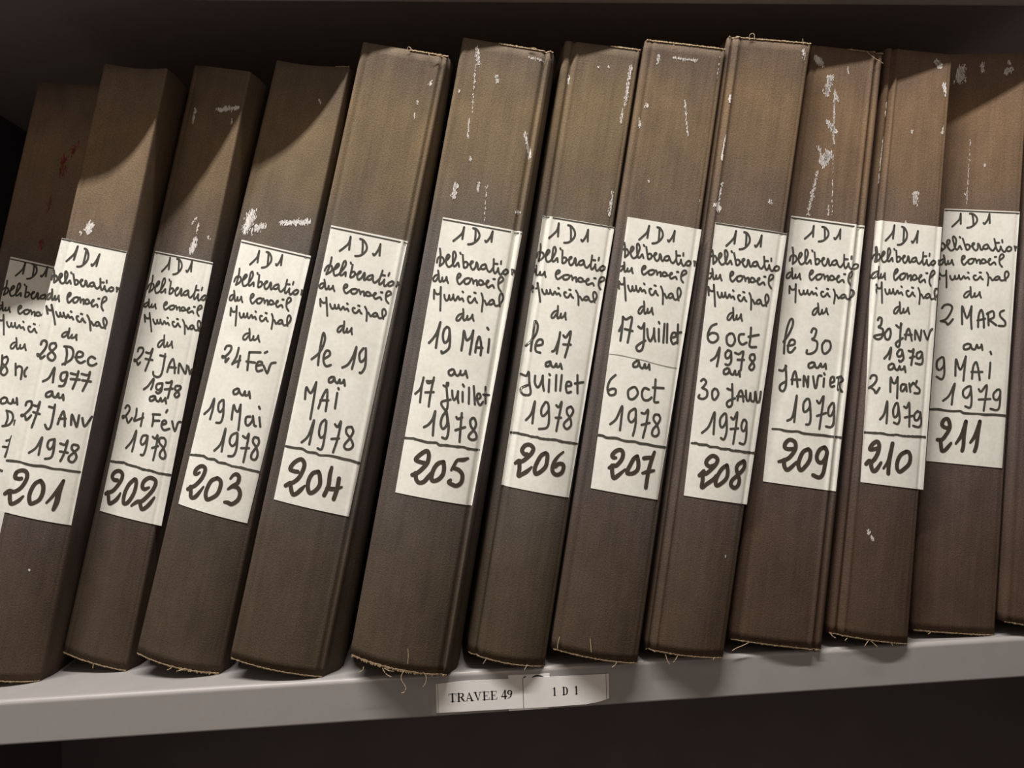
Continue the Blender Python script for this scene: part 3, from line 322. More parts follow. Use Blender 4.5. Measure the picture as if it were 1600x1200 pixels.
206: {'e': [[3.8e-05, 0.000988, 0.080668, 0.014305], [0.000193, 0.004959, 0.411414, 0.012073], [-0.000103, 0.000867, 0.079801, 0.068283], [-0.000539, 0.005286, 0.415392, 0.0]], 'y': [0.00482, 0.00082, 0.005, 0.0, 1.2, 0.01], 'lab': [[0.0837, 0.715], [0.9996, 0.7123], [0.957, 0.2731], [0.1015, 0.2755]], 'h': '145:2019,6799 2477,6868 2878,6947 2955,7056|145:2955,7056 3031,6948 3097,6846|145:4486,7027 4638,6942 4770,6824|145:4138,7047 4591,7033 5060,6967 5192,6893 4961,6826 4511,6773 3994,6757|145:6064,6843 6256,6823 6556,6896 6692,6973 6732,7017|145:6732,7017 6829,6910 6900,6835|138:1150,6692 1224,6635 1269,6578 1263,6501 1224,6419|138:878,6467 961,6531 1202,6563 1533,6553 1693,6517 1640,6468 1225,6416|138:1701,6497 1950,6510 2191,6543 2355,6588 2201,6610 2029,6584 1946,6520 2005,6463 2240,6419 2527,6427 2767,6464 2994,6535 3124,6613 2942,6669 2768,6647 2770,6551 2800,6474 2961,6434 3172,6451 3409,6498 3490,6475 3563,6437|138:3615,6661 3695,6645|138:3941,6630 4001,6569 4063,6502 4139,6436|138:4064,6498 4309,6525 4570,6510 4554,6457 4273,6429 4140,6434|138:4578,6491 4904,6496 5217,6539 5068,6546 4933,6515 4995,6449 5264,6415 5540,6457 5624,6526 5694,6535 5817,6500 5838,6443 5991,6426 6164,6456|138:6725,6524 6366,6504 6196,6468 6352,6441 6679,6451 6844,6502 6689,6523|138:6844,6502 6933,6460 7094,6424 7318,6414 7563,6451 7732,6492|138:7735,6621 7747,6550 7739,6473 7833,6417 7987,6400 8230,6443 8325,6487 8381,6436 8583,6391 8801,6404 8971,6445|138:7762,6550 8226,6552|138:8652,6602 8631,6559|138:9327,6485 9041,6456 8982,6417 9247,6402 9534,6431 9571,6470 9327,6485|138:1001,6274 909,6270|138:930,6225 996,6237|138:1009,6331 1105,6274 1163,6209 1291,6181 1524,6203 1593,6240 1605,6199 1767,6189 2039,6214 2148,6251 2215,6211 2370,6171|138:3629,6240 3942,6266 4014,6295 3811,6306 3618,6280 3551,6231 3684,6183 3929,6164 4280,6199 4590,6238|138:4987,6252 4630,6238 4520,6200 4687,6173 5046,6179 5318,6218 5229,6250 4987,6252|138:5510,6252 5679,6221 5744,6184|138:5707,6204 6038,6231 6201,6224 6256,6166 6524,6227 6763,6237 7052,6214 6980,6181 6618,6174 6468,6189|138:7059,6188 7501,6201 7778,6232 7654,6239 7498,6214 7526,6169 7759,6146 8078,6169 8319,6182 8445,6168 8532,6149|138:8420,6266 8624,6266|138:9170,6211 9571,6243 9770,6269 9638,6301 9352,6298 9156,6264 9089,6206 9142,6158 9314,6127 9484,6108|138:1084,5904 1048,5918 1013,5932 977,5946 942,5960 915,5975 888,5989|138:928,6001 976,5992 1023,5984 1078,5980 1132,5975 1187,5971 1242,5967 1302,5967 1363,5968 1423,5968 1483,5969 1514,5974 1545,5979 1577,5984 1608,5989 1583,6006 1557,6023 1532,6040 1507,6058|138:1507,6058 1701,5974 1926,5876 2174,5763|138:2152,5963 2294,5926 2552,5893 2746,5914 2727,5964 2874,5919 3079,5908 3207,5942 3177,5976 3308,5935 3552,5903 3677,5923 3766,5959 3916,5941 4060,5918 4247,5936 4354,5936 4553,5905|138:4134,6024 4242,6015|138:5192,5970 4987,5967 5012,5929 5280,5893 5574,5904 5764,5955 5954,5923 6185,5902|138:5520,6024 5709,6020|138:6381,6023 6624,5984 6792,5932 6911,5856 6983,5800|138:6782,5936 6998,5936 7204,5906 7371,5888 7550,5917|138:7877,5959 7634,5941 7569,5910 7752,5895 8036,5911 8101,5942 7877,5959|138:8110,5939 8276,5902 8501,5886 8791,5901 9049,5942 9106,5996 8861,6043 8648,6041 8612,5998 8766,5939 8971,5887|138:4425,5658 4073,5634 3848,5579 3885,5536 4148,5542 4410,5609|138:4448,5736 4523,5661 4561,5574 4673,5538 4899,5571 4974,5622 4974,5567 5125,5557 5389,5594 5502,5646 5554,5592 5690,5541|160:1318,5030 1843,5123 2321,5258 2329,5383 1905,5442 1927,5292 1921,5125 1963,4959|160:2489,5052 3247,5088 3161,5159 2691,5150 2464,5073 2587,4971 3171,4951|160:4592,5000 4918,5037 5197,5209 5221,5324 5223,5147 5197,4980|160:5679,5281 6033,5257 6524,5364 6487,5151 6286,4940|160:5850,5139 6780,5153|160:4441,4830 4072,4802 4133,4751 4514,4769 4598,4833 4441,4830|160:4605,4827 4841,4766 5168,4762 5345,4817 5485,4768 5789,4785 5872,4824 6124,4750|160:1241,4569 1898,4551 2135,4618 2421,4447 2747,4308 2575,4253 1866,4248 1530,4304 1654,4358 2380,4415|160:2987,4573 3090,4460 3518,4396 3823,4475 3924,4592|160:3924,4592 4082,4460 4328,4361|160:4781,4547 4933,4353|160:4677,4634 4791,4619|160:5564,4635 5777,4391|160:6246,4649 6333,4402|160:6998,4488 7596,4510 7454,4559 7052,4551 6990,4467 7249,4389 7720,4409|160:8206,4688 8557,4405|160:8044,4550 9079,4592|160:2708,3850 3237,3965 3442,4167 3492,3991 3543,3816|160:4735,4183 4386,4072 4507,3971 4832,3968 5273,4070 5073,4169 4735,4183|160:5160,4150 5514,3909 5376,3783 4460,3743|160:6136,4160 6491,4136 6760,4224 6687,3975 6624,3756|160:6293,3962 6964,3976|160:8006,4177 7558,4137 7657,4056 8162,3983 8369,3884 7955,3814 7501,3846 7507,3908 8056,4002 8386,4112 8006,4177', 'n': '3458,3316,280 3174,3305,280 2809,3363,280 3069,3443,280 3630,3471,280 4134,3423,280 4020,3344,280 3530,3255,280 3016,3189,280 2604,3187,280 2248,3140,218|2718,3167,280 2844,3061,280 2855,2953,280 3206,2981,280 3782,3044,280 4281,3125,145|280:5719,3380 5233,3331 4841,3207 4695,3103 4902,3030 5423,3072 5973,3168 6044,3286 5953,3361 5719,3380|7915,3442,145 7335,3358,200 6964,3258,280 6853,3147,280 7116,3083,280 7627,3069,280 8130,3117,280 8241,3204,280 8031,3247,280 7540,3242,280 7167,3192,280', 'r': '165:1188,3611 1428,3614 1668,3618 1909,3621 2029,3620 2149,3618 2269,3617 2389,3615 2587,3614 2786,3614 2985,3613 3184,3612 3306,3609 3428,3607 3550,3604 3672,3602 3869,3604 4066,3605 4263,3607 4461,3609 4545,3605 4629,3602 4713,3598 4797,3595 5036,3596 5275,3598 5515,3599 5756,3600 5995,3604 6234,3607 6475,3610 6716,3614 6925,3610 7134,3607 7344,3603 7555,3599 7803,3600 8052,3601 8301,3601 8552,3602 8826,3602 9101,3602 9377,3601 9655,3601', 'tb': '90:929,7134 3115,7126 5397,7118 7689,7112 9902,7108'},
207: {'e': [[-0.000156, 0.000787, 0.078477, 0.07144], [-0.000811, 0.005249, 0.408727, 0.012828], [-1.7e-05, 0.000807, 0.075081, 0.131081], [-9.5e-05, 0.004767, 0.413645, 0.0]], 'y': [-0.0018, -0.0058, -0.003, -0.006, 1, 0.007], 'lab': [[0.1163, 0.7108], [1.0041, 0.7063], [0.9442, 0.2659], [0.1651, 0.2678]], 'cr': [[1467, 4865], [2688, 4868], [4091, 4853], [5347, 4842], [6949, 4814], [8405, 4797], [9458, 4797]], 'h': '145:2880,6766 3297,6832 3673,6907 3802,7008|145:3802,7008 3800,6908 3792,6814|145:5042,6986 5115,6907 5151,6799|145:4768,7004 5132,6992 5477,6932 5541,6864 5310,6801 4907,6751 4474,6734|145:6225,6819 6371,6802 6662,6870 6822,6942 6881,6983|145:6881,6983 6895,6884 6907,6815|138:1221,6687 1254,6674 1287,6660 1314,6647 1340,6634 1367,6620 1393,6607 1413,6589 1434,6570 1454,6552 1475,6534 1488,6515 1502,6495 1516,6476 1530,6456|138:1254,6577 1301,6584 1349,6592 1428,6590 1508,6588 1588,6586 1667,6584 1715,6575 1762,6567 1809,6558 1857,6550 1858,6538 1859,6527 1861,6515 1862,6504 1780,6491 1698,6479 1616,6466 1534,6454|138:1885,6532 2102,6545 2291,6576 2393,6619 2225,6640 2095,6614 2088,6554 2207,6500 2476,6459 2734,6468 2916,6504 3049,6571 3081,6645 2850,6697 2712,6676 2821,6585 2935,6513 3131,6475 3309,6492 3477,6537 3579,6515 3689,6480|138:3487,6691 3579,6676|138:3826,6663 3951,6605 4083,6543 4228,6481|138:4090,6538 4288,6565 4549,6551 4593,6501 4362,6474 4231,6479|138:4577,6533 4877,6539 5122,6580 4974,6587 4883,6557 5014,6495 5304,6463 5516,6504 5518,6569 5573,6577 5727,6545 5811,6491 5973,6476 6102,6504|138:6552,6569 6237,6550 6118,6515 6295,6491 6590,6501 6688,6549 6518,6569|138:6688,6549 6818,6510 7009,6476 7232,6467 7419,6503 7531,6541|138:7389,6663 7481,6596 7559,6524 7711,6471 7875,6456 8055,6496 8093,6538 8205,6490 8444,6448 8634,6461 8747,6500|138:7494,6596 7927,6600|138:8270,6647 8299,6607|138:9038,6538 8801,6510 8790,6473 9056,6460 9293,6488 9284,6524 9038,6538|138:9692,6546 9783,6511 9806,6475|138:9791,6497 9810,6508 9829,6518 9848,6528 9866,6538 9896,6537 9925,6537 9955,6536|138:1550,6312 1472,6308 1394,6304 1317,6300|138:1271,6227 1329,6228 1384,6240 1439,6252 1494,6263 1548,6275|138:1551,6369 1637,6313 1692,6248 1802,6221 1996,6244 2051,6281 2064,6241 2202,6232 2429,6257 2518,6295 2578,6255 2712,6216|138:3769,6290 4032,6317 4091,6346 3918,6356 3757,6330 3704,6281 3821,6234 4029,6216 4323,6252 4582,6292|138:4917,6308 4616,6292 4526,6255 4669,6228 4973,6236 5199,6275 5122,6307 4917,6308|138:5359,6310 5505,6279 5563,6243|138:5530,6263 5808,6291 5947,6285 5998,6227 6219,6288 6421,6299 6667,6278 6608,6245 6302,6237 6175,6251|138:6675,6252 7048,6267 7280,6298 7175,6305 7045,6279 7071,6235 7269,6213 7538,6237 7741,6251 7848,6237 7923,6218|138:7821,6334 7993,6335|138:8458,6282 8795,6315 8961,6341 8848,6372 8606,6369 8443,6334 8390,6277 8438,6229 8585,6199 8729,6181|138:1422,5936 1392,5953 1361,5970 1331,5988 1301,6005|138:1293,6054 1335,6044 1376,6034 1425,6028 1473,6023 1522,6017 1571,6012 1625,6012 1679,6013 1733,6013 1787,6014 1815,6020 1844,6026 1873,6032 1901,6038 1880,6059 1860,6080 1839,6101 1818,6121|138:1818,6121 1983,6020 2173,5900 2383,5761|138:2386,6005 2510,5959 2737,5919 2913,5944 2902,6004 3029,5949 3211,5935 3331,5975 3308,6017 3421,5967 3636,5927 3751,5951 3835,5994 3968,5972 4094,5943 4265,5965 4361,5964 4536,5926|138:4175,6072 4270,6060|138:5119,6003 4935,5999 4952,5953 5188,5908 5454,5920 5633,5983 5798,5942 6003,5916|138:5422,6067 5591,6061|138:6197,6063 6410,6013 6554,5950 6650,5857 6706,5788|138:6546,5954 6740,5953 6920,5916 7068,5894 7233,5929|138:7534,5978 7312,5957 7249,5919 7411,5901 7670,5919 7733,5957 7534,5978|138:7741,5952 7884,5907 8083,5886 8346,5903 8585,5952 8645,6018 8432,6076 8240,6074 8201,6022 8330,5949 8506,5886|138:4519,5709 4207,5682 4029,5627 4086,5585 4325,5593 4531,5660|138:4499,5785 4608,5712 4688,5627 4811,5592 5002,5626 5044,5676 5073,5622 5218,5613 5442,5651 5519,5702 5596,5650 5748,5600|160:2343,5492 2449,5294 2455,5106|160:2148,5257 2420,5378|160:2343,5492 2751,5458 3370,5505 3371,5292 3314,5092|160:2768,5301 3674,5287|160:4257,5372 4656,5349 4875,5426|160:4894,5437 5046,5263 5143,5097 5019,5001 4590,4982 4380,5040 4692,5099 5300,5163|160:5329,5352 5531,5231 5901,5165 6154,5285 6102,5378 6271,5246 6464,5177|160:6663,5379 6866,5185|160:6545,5491 6641,5472|160:7249,5474 7410,5175|160:7579,5481 7830,5184|160:8237,5265 8810,5308 8680,5358 8313,5340 8259,5245 8561,5178 8918,5207|160:8842,5497 9081,5200|160:8691,5348 9383,5383|160:4667,4821 4331,4771 4386,4718 4831,4738 4906,4815 4667,4821|160:4917,4805 5147,4733 5475,4718 5638,4787 5781,4725 6066,4752 6119,4792 6265,4713|160:2492,4543 1981,4450 1818,4316 2152,4214 2735,4237 2732,4313 2274,4314 1937,4275|160:4577,4385 4178,4322 4375,4207 4915,4207 5313,4303 4956,4393 4577,4385|160:6519,4393 5958,4403 5771,4312 6069,4221 6618,4222 6960,4272|160:7127,4568 7259,4365 7337,4215 7816,4214|160:6949,4434 8209,4450|160:2712,3747 3292,3847 3755,4063 3858,3859 3894,3676|160:5155,4050 4680,3985 4668,3877 5070,3831 5448,3915 5317,4042 5155,4050|160:5359,4032 5558,3809 5439,3623|160:6058,4004 6453,4001 6783,4063 6783,3835 6617,3615|160:6255,3813 7147,3864|160:8106,4014 7637,4005 7558,3927 8039,3850 8398,3739 8150,3669 7658,3680 7647,3767 8106,3863 8331,3954 8106,4014', 'n': '3883,3227,218 3639,3225,280 3444,3256,280 3751,3329,280 4263,3364,280 4609,3321,280 4576,3219,280 4088,3107,280 3714,3098,280 3302,3050,218|3608,3096,280 3717,2989,280 3970,2902,280 4411,2951,280 5117,3068,145|280:6270,3303 5925,3256 5597,3140 5373,3034 5567,3008 6105,3027 6537,3098 6510,3207 6270,3303|280:7076,3288 7459,3304 7909,3313|8208,3413,218 7973,3252,280 7811,3078,280 7785,2828,280|7154,3049,182 7747,3084,280 8463,3118,182', 'r': '165:1570,3543 2096,3542 2567,3522 3608,3539 4237,3521 4854,3517 5769,3528 6408,3514 7190,3519 7997,3510 9424,3510', 'tb': ''},
208: {'e': [[-0.000244, 0.000342, 0.072918, 0.135411], [-0.001392, 0.005191, 0.415096, 0.009052], [-0.000121, 0.000558, 0.076549, 0.191273], [-0.000662, 0.005123, 0.417951, 0.0]], 'y': [-0.00203, -0.00503, -0.004, -0.006, 1, 0.006500000000000001], 'lab': [[0.1519, 0.6979], [1.0153, 0.6908], [1.0008, 0.25], [0.2174, 0.254]], 'h': '145:3156,6617 3568,6685 3939,6763 4058,6869|145:4058,6869 4065,6765 4068,6665|145:5304,6843 5386,6761 5436,6646|145:5027,6863 5394,6850 5748,6786 5820,6714 5595,6649 5196,6596 4761,6580|145:6516,6666 6665,6647 6949,6719 7100,6794 7155,6836|145:7155,6836 7183,6732 7205,6659|138:1604,6526 1639,6513 1669,6499 1698,6486 1727,6472 1756,6459 1780,6441 1804,6423 1828,6405 1852,6387 1869,6367 1887,6348 1905,6329 1922,6310|138:1623,6429 1668,6437 1714,6445 1794,6442 1874,6440 1955,6438 2035,6435 2084,6427 2133,6419 2182,6410 2232,6402 2235,6390 2239,6379 2242,6367 2246,6356 2166,6344 2087,6331 2007,6319 1927,6307|138:2264,6384 2479,6396 2662,6426 2755,6469 2582,6490 2457,6465 2463,6405 2593,6352 2872,6310 3129,6318 3305,6353 3424,6419 3441,6493 3198,6545 3064,6524 3193,6434 3322,6363 3527,6324 3703,6341 3863,6385 3970,6363 4088,6328|138:3838,6538 3934,6523|138:4185,6509 4324,6451 4471,6389 4632,6327|138:4479,6385 4672,6411 4939,6396 4995,6347 4768,6320 4635,6325|138:4972,6379 5273,6383 5510,6424 5359,6431 5274,6402 5422,6340 5723,6307 5926,6347 5912,6412 5967,6420 6130,6387 6229,6334 6397,6318 6520,6346|138:6958,6410 6645,6391 6534,6357 6719,6332 7015,6342 7101,6389 6924,6409|138:7101,6389 7244,6350 7447,6316 7676,6306 7856,6341 7959,6380|138:7780,6501 7892,6434 7993,6362 8162,6310 8333,6294 8505,6334 8531,6375 8659,6327 8916,6285 9105,6298 9208,6336|138:7906,6434 8344,6437|138:8678,6483 8720,6443|138:9493,6373 9260,6346 9260,6309 9536,6295 9769,6322 9748,6359 9493,6373|138:1931,6161 1858,6157 1785,6153 1712,6148|138:1671,6066 1728,6067 1784,6067 1829,6081 1873,6094 1917,6107 1961,6120|138:1885,6225 2016,6163 2124,6090 2255,6060 2427,6085 2450,6127 2497,6081 2641,6071 2843,6099 2899,6141 2992,6097 3157,6053|138:4139,6134 4374,6165 4407,6198 4227,6209 4091,6180 4082,6125 4238,6071 4460,6051 4719,6091 4941,6136|138:5259,6154 4975,6136 4918,6094 5084,6064 5378,6073 5568,6117 5463,6152 5259,6154|138:5696,6155 5868,6121 5958,6081|138:5907,6103 6158,6134 6301,6127 6405,6062 6569,6130 6760,6142 7025,6118 6997,6081 6700,6072 6559,6089|138:7056,6089 7415,6105 7616,6140 7505,6148 7400,6119 7468,6069 7687,6045 7932,6071 8122,6086 8242,6071 8335,6049|138:8122,6180 8293,6180|138:8809,6120 9114,6157 9254,6187 9111,6221 8872,6218 8743,6179 8746,6115 8841,6061 9018,6027 9180,6006|138:1899,5797 1797,5863 1725,5929|138:1725,5929 1877,5889 2063,5868 2275,5868 2393,5891 2330,5970|138:2330,5970 2468,5873 2628,5760 2802,5628|138:2861,5857 2972,5813 3186,5774 3365,5797 3368,5854 3481,5802 3657,5787 3783,5824 3770,5864 3870,5816 4073,5777 4192,5799 4284,5839 4410,5818 4528,5790 4701,5810 4796,5808 4961,5771|138:4635,5911 4726,5900|138:5553,5841 5370,5839 5377,5795 5602,5752 5868,5762 6056,5819 6213,5780 6411,5755|138:5864,5900 6031,5894|138:6630,5892 6833,5844 6963,5783 7042,5696 7086,5631|138:6956,5788 7149,5786 7322,5750 7464,5729 7635,5760|138:7942,5805 7718,5787 7649,5751 7807,5733 8068,5749 8137,5784 7942,5805|138:8144,5780 8280,5737 8475,5716 8740,5730 8985,5775 9055,5837 8851,5893 8660,5892 8613,5843 8730,5774 8897,5713|138:4954,5552 4633,5527 4446,5473 4501,5431 4746,5437 4963,5503|138:4939,5628 5045,5554 5121,5469 5245,5434 5443,5466 5490,5516 5516,5462 5664,5452 5896,5488 5979,5539 6054,5487 6208,5436|160:3243,5344 2688,5296 2409,5167 2612,5065 3162,5041 3634,5099 3479,5181 2863,5193 2458,5146|160:4970,5211 4644,5155 4831,5043 5392,5019 5690,5106 5359,5206 4970,5211|160:6657,5224 6131,5206 6148,5113 6594,5056 7102,5094|160:7399,5338 7492,5173 7553,5038 8345,5039|160:7239,5190 8451,5238|160:3175,4749 3682,4819 3989,4969 4021,4813 3952,4666|160:5009,4941 4757,4885 4904,4814 5273,4830 5419,4915 5009,4941|160:5419,4915 5562,4771 5320,4706 4930,4711|160:5886,4911 6366,4897 6863,4945 6846,4810 6860,4644|160:6307,4803 7078,4813|160:8241,4913 7849,4907 7757,4843 8214,4787 8449,4718 8188,4662 7830,4699 8136,4786 8385,4852 8241,4913|160:5219,4652 4871,4616 4932,4555 5377,4571 5468,4635 5219,4652|160:5468,4635 5682,4575 6008,4559 6176,4624 6316,4563 6614,4578 6691,4625 6857,4540|160:2355,4405 2620,4440 2966,4392 2676,4305 2612,4294 3170,4260 3260,4168 2855,4120 2319,4133 2382,4176|160:4035,4303 3815,4248 3961,4146 4281,4130 4576,4217 4355,4287 4035,4303|160:5547,4324 6104,4311 6067,4394|160:6056,4404 6274,4220 6343,4075 5995,4033 5717,4077 5896,4132 6626,4183|160:6968,4157 7008,4272 7246,4316 7498,4258 7696,4146|160:6827,4217 7719,4229|160:7827,4324 8059,4182 8388,4176 8425,4291 8628,4179 9041,4175 8974,4309|160:9043,4320 9408,4169 9702,4173 9723,4330|160:3263,3575 3953,3689 4407,3924 4538,3760 4629,3574|160:5565,3919 5189,3831 5302,3719 5628,3702 5919,3800 5806,3912 5565,3919|160:5847,3902 6142,3658 5978,3510 5573,3525|160:6475,3870 6818,3843 7139,3962 7192,3713 7144,3453|160:6587,3684 7518,3707|160:8012,3849 7861,3764 8028,3683 8349,3687 8479,3793 8252,3852 8012,3849|160:8445,3824 8649,3608 8536,3471 7928,3474', 'n': '280:5383,3095 5063,3067 4615,3053 4231,3094 4336,3162 4903,3228 5500,3182 5383,3095 4846,2994 4340,2925|280:4070,2967 3634,2891|3980,2943,280 4072,2820,280 4100,2704,280 4612,2766,280 5334,2854,280 5560,2919,182|280:6737,3098 6206,3037 5792,2922 5640,2812 5839,2760 6333,2798 6894,2891 6959,3000 6737,3098|280:8770,3194 8156,3132 7989,3060 8272,2970 8558,2880 8468,2793 8080,2750 7575,2790 7644,2869 8281,2962 8908,3071 8936,3157 8770,3194', 'r': '165:2230,3392 2421,3394 2613,3396 2805,3398 2884,3394 2962,3390 3041,3386 3120,3382 3343,3384 3568,3385 3793,3387 4018,3389 4119,3383 4221,3376 4322,3370 4424,3364 4632,3366 4841,3368 5051,3370 5262,3372 5383,3367 5504,3362 5626,3357 5748,3352 5981,3353 6215,3355 6450,3356 6686,3358 6810,3354 6934,3349 7059,3344 7184,3340 7383,3341 7583,3343 7783,3345 7985,3346 8192,3344 8400,3341 8609,3338 8819,3336 9110,3336 9403,3337 9698,3337 9995,3337', 'tb': '90:1607,6963 3650,6944 5795,6925 7962,6908 10065,6894'},
209: {'e': [[0.000967, 0.00329, 0.073296, 0.196035], [0.005392, 0.002036, 0.408726, 0.011137], [0.000669, 0.003428, 0.05872, 0.263045], [0.004712, 0.001377, 0.413332, -0.0]], 'y': [0.00107, -0.00193, 0.0085, 0.0045, 1, 0.0035], 'lab': [[0.0499, 0.7131], [0.9696, 0.7109], [0.9548, 0.2658], [0.1375, 0.2679]], 'h': '145:2505,6775 2925,6838 3300,6910 3398,7005|145:3398,7005 3434,6913 3463,6825|145:4740,6992 4847,6920 4927,6820|145:4439,7007 4835,6999 5228,6946 5321,6883 5096,6823 4683,6773 4225,6756|145:6072,6846 6234,6830 6523,6896 6670,6963 6721,7001|145:6721,7001 6769,6910 6806,6845|138:1181,6607 1290,6551 1371,6495 1418,6419 1437,6338|138:1077,6382 1112,6446 1319,6480 1639,6473 1815,6438 1798,6389 1440,6335|138:1835,6419 2063,6434 2272,6468 2397,6514 2236,6535 2091,6507 2053,6444 2147,6388 2400,6346 2666,6357 2871,6395 3041,6467 3114,6545 2905,6598 2753,6576 2817,6481 2895,6405 3075,6366 3265,6385 3460,6433 3553,6411 3645,6375|138:3554,6596 3640,6581|138:3885,6568 3981,6508 4081,6443 4195,6378|138:4086,6438 4302,6467 4562,6454 4578,6402 4328,6372 4197,6376|138:4580,6435 4889,6443 5162,6488 5015,6494 4905,6462 5004,6397 5282,6365 5520,6409 5560,6478 5622,6487 5760,6454 5814,6397 5970,6382 6118,6412|138:6616,6483 6283,6461 6142,6424 6307,6399 6614,6411 6743,6462 6582,6483|138:6743,6462 6852,6422 7026,6387 7247,6378 7460,6417 7599,6459|138:7530,6587 7581,6516 7616,6440 7738,6385 7895,6370 8104,6413 8170,6458 8252,6407 8470,6364 8671,6379 8812,6420|138:7595,6516 8040,6522|138:8421,6574 8425,6531|138:9132,6462 8873,6432 8837,6392 9099,6379 9359,6410 9374,6448 9132,6462|138:1441,6196 1132,6176 950,6129 1001,6093 1235,6098 1446,6154|138:1431,6262 1528,6198 1595,6124 1709,6093 1901,6121 1950,6165 1970,6118 2109,6109 2333,6140 2417,6184 2483,6138 2624,6094|138:3676,6188 3937,6221 3993,6256 3818,6266 3659,6234 3612,6177 3735,6123 3947,6104 4238,6148 4495,6196|138:4830,6217 4529,6197 4442,6152 4589,6122 4894,6134 5118,6181 5037,6217 4830,6217|138:5276,6222 5425,6188 5487,6147|138:5452,6169 5730,6204 5870,6197 5926,6131 6144,6203 6347,6217 6596,6194 6539,6155 6232,6144 6102,6160|138:6605,6164 6980,6184 7212,6222 7106,6229 6976,6198 7005,6147 7206,6123 7475,6152 7679,6169 7787,6155 7863,6133|138:7756,6267 7930,6269|138:8399,6210 8738,6251 8905,6283 8791,6318 8547,6312 8383,6271 8331,6204 8381,6149 8530,6115 8675,6094|138:1521,5844 1466,5901 1443,5959|138:1443,5959 1575,5926 1757,5909 1988,5913 2134,5935 2135,6005|138:2135,6005 2201,5920 2275,5820 2349,5705|138:2611,5911 2693,5873 2889,5841 3102,5864 3156,5915 3231,5869 3408,5859 3578,5894 3600,5929 3664,5888 3847,5856 3996,5877 4131,5914 4248,5897 4349,5873 4554,5894 4655,5894 4797,5862|138:4577,5983 4665,5974|138:5500,5933 5301,5928 5267,5889 5467,5853 5761,5866 6021,5920 6151,5887 6338,5867|138:5893,5990 6067,5987|138:6710,5993 6880,5953 6958,5900 6954,5822 6934,5764|138:6955,5904 7159,5905 7307,5874 7437,5857 7652,5888|138:8028,5932 7769,5913 7659,5880 7808,5865 8102,5883 8213,5916 8028,5932|138:8216,5912 8315,5875 8500,5858 8798,5875 9109,5918 9251,5975 9095,6023 8890,6020 8787,5975 8835,5914 8946,5862|138:5045,5657 4713,5628 4524,5573 4586,5534 4840,5544 5060,5611|138:5022,5730 5140,5661 5228,5581 5359,5550 5562,5584 5607,5633 5639,5582 5793,5575 6032,5614 6114,5665 6197,5616 6359,5570|160:1569,5026 2069,5164 2379,5320 2293,5415 2006,5400 1772,5245 1715,5029 1799,4837|160:2094,4971 2808,5004 2826,5069 2375,5072 2167,4972 2251,4877 2626,4872 3001,4954|160:4638,5240 4810,5307 5212,5282 5083,5161 4810,5125 5444,5093 5472,4964 5002,4892 4409,4881 4394,4935|160:6405,5131 6088,5050 6256,4935 6649,4920 7112,5014 6952,5119 6405,5131|160:5124,4743 4780,4705 4871,4649 5332,4672 5429,4738 5124,4743|160:5429,4738 5634,4671 5935,4672 6183,4740 6300,4689 6591,4705 6726,4746 6849,4666|160:1512,4552 1953,4549 2249,4629|160:2167,4639 2415,4439 2472,4289 2249,4210 1865,4236 1871,4311 2398,4374|160:3155,4344 3119,4472 3308,4562 3554,4480 3812,4313|160:3019,4417 4035,4435|160:4487,4335 4392,4505 4810,4395 4978,4333 4900,4503|160:5460,4513 5776,4343 5965,4350 6053,4524 6417,4541|160:6749,4503 6781,4365|160:6683,4588 6774,4568|160:7632,4444 7985,4482 7860,4544 7566,4528 7511,4442 7680,4380 8049,4397|160:8467,4555 8476,4341|160:8247,4540 8840,4572 9049,4501 8472,4448|160:8548,4449 9109,4319|160:3132,3732 3668,3816 3848,4163 3879,3949 3917,3724|160:5023,4130 4719,4050 4821,3923 5184,3929 5481,4020 5294,4124 5023,4130|160:5416,4083 5704,3831 5641,3723 5287,3706|160:6221,4119 6550,4082 6934,4206 6902,3916 6846,3658|160:6416,3869 7413,3936|160:7966,4106 7655,4015 7736,3910 8043,3904 8271,4005 8191,4110 7966,4106|160:8222,4089 8385,3814 8187,3714 7582,3714', 'n': '4227,3282,280 3652,3264,280 3235,3284,280 3232,3353,280 3632,3420,280 4214,3399,280 4414,3318,280 4271,3227,280 3819,3122,280 3327,3073,280 2774,3039,218|3321,3081,280 3398,2986,280 3716,2920,280 4063,2950,280 4720,3066,218|280:5839,3303 5331,3254 5037,3144 4943,3022 5250,2940 5735,3012 6135,3132 6119,3260 5839,3303|280:7675,3367 7153,3318 6902,3210 7077,3124 7534,3108 7873,3178 8024,3277 7865,3339 7675,3367|280:8024,3277 7964,3131 7830,2936 7444,2858 6706,2885', 'r': '165:1620,3565 2435,3573 3018,3558 3733,3560 4445,3573 5043,3552 5773,3554 6509,3556 7398,3561 8306,3555 9494,3558', 'tb': '90:598,7096 2785,7090 5075,7084 7377,7079 9602,7075'},
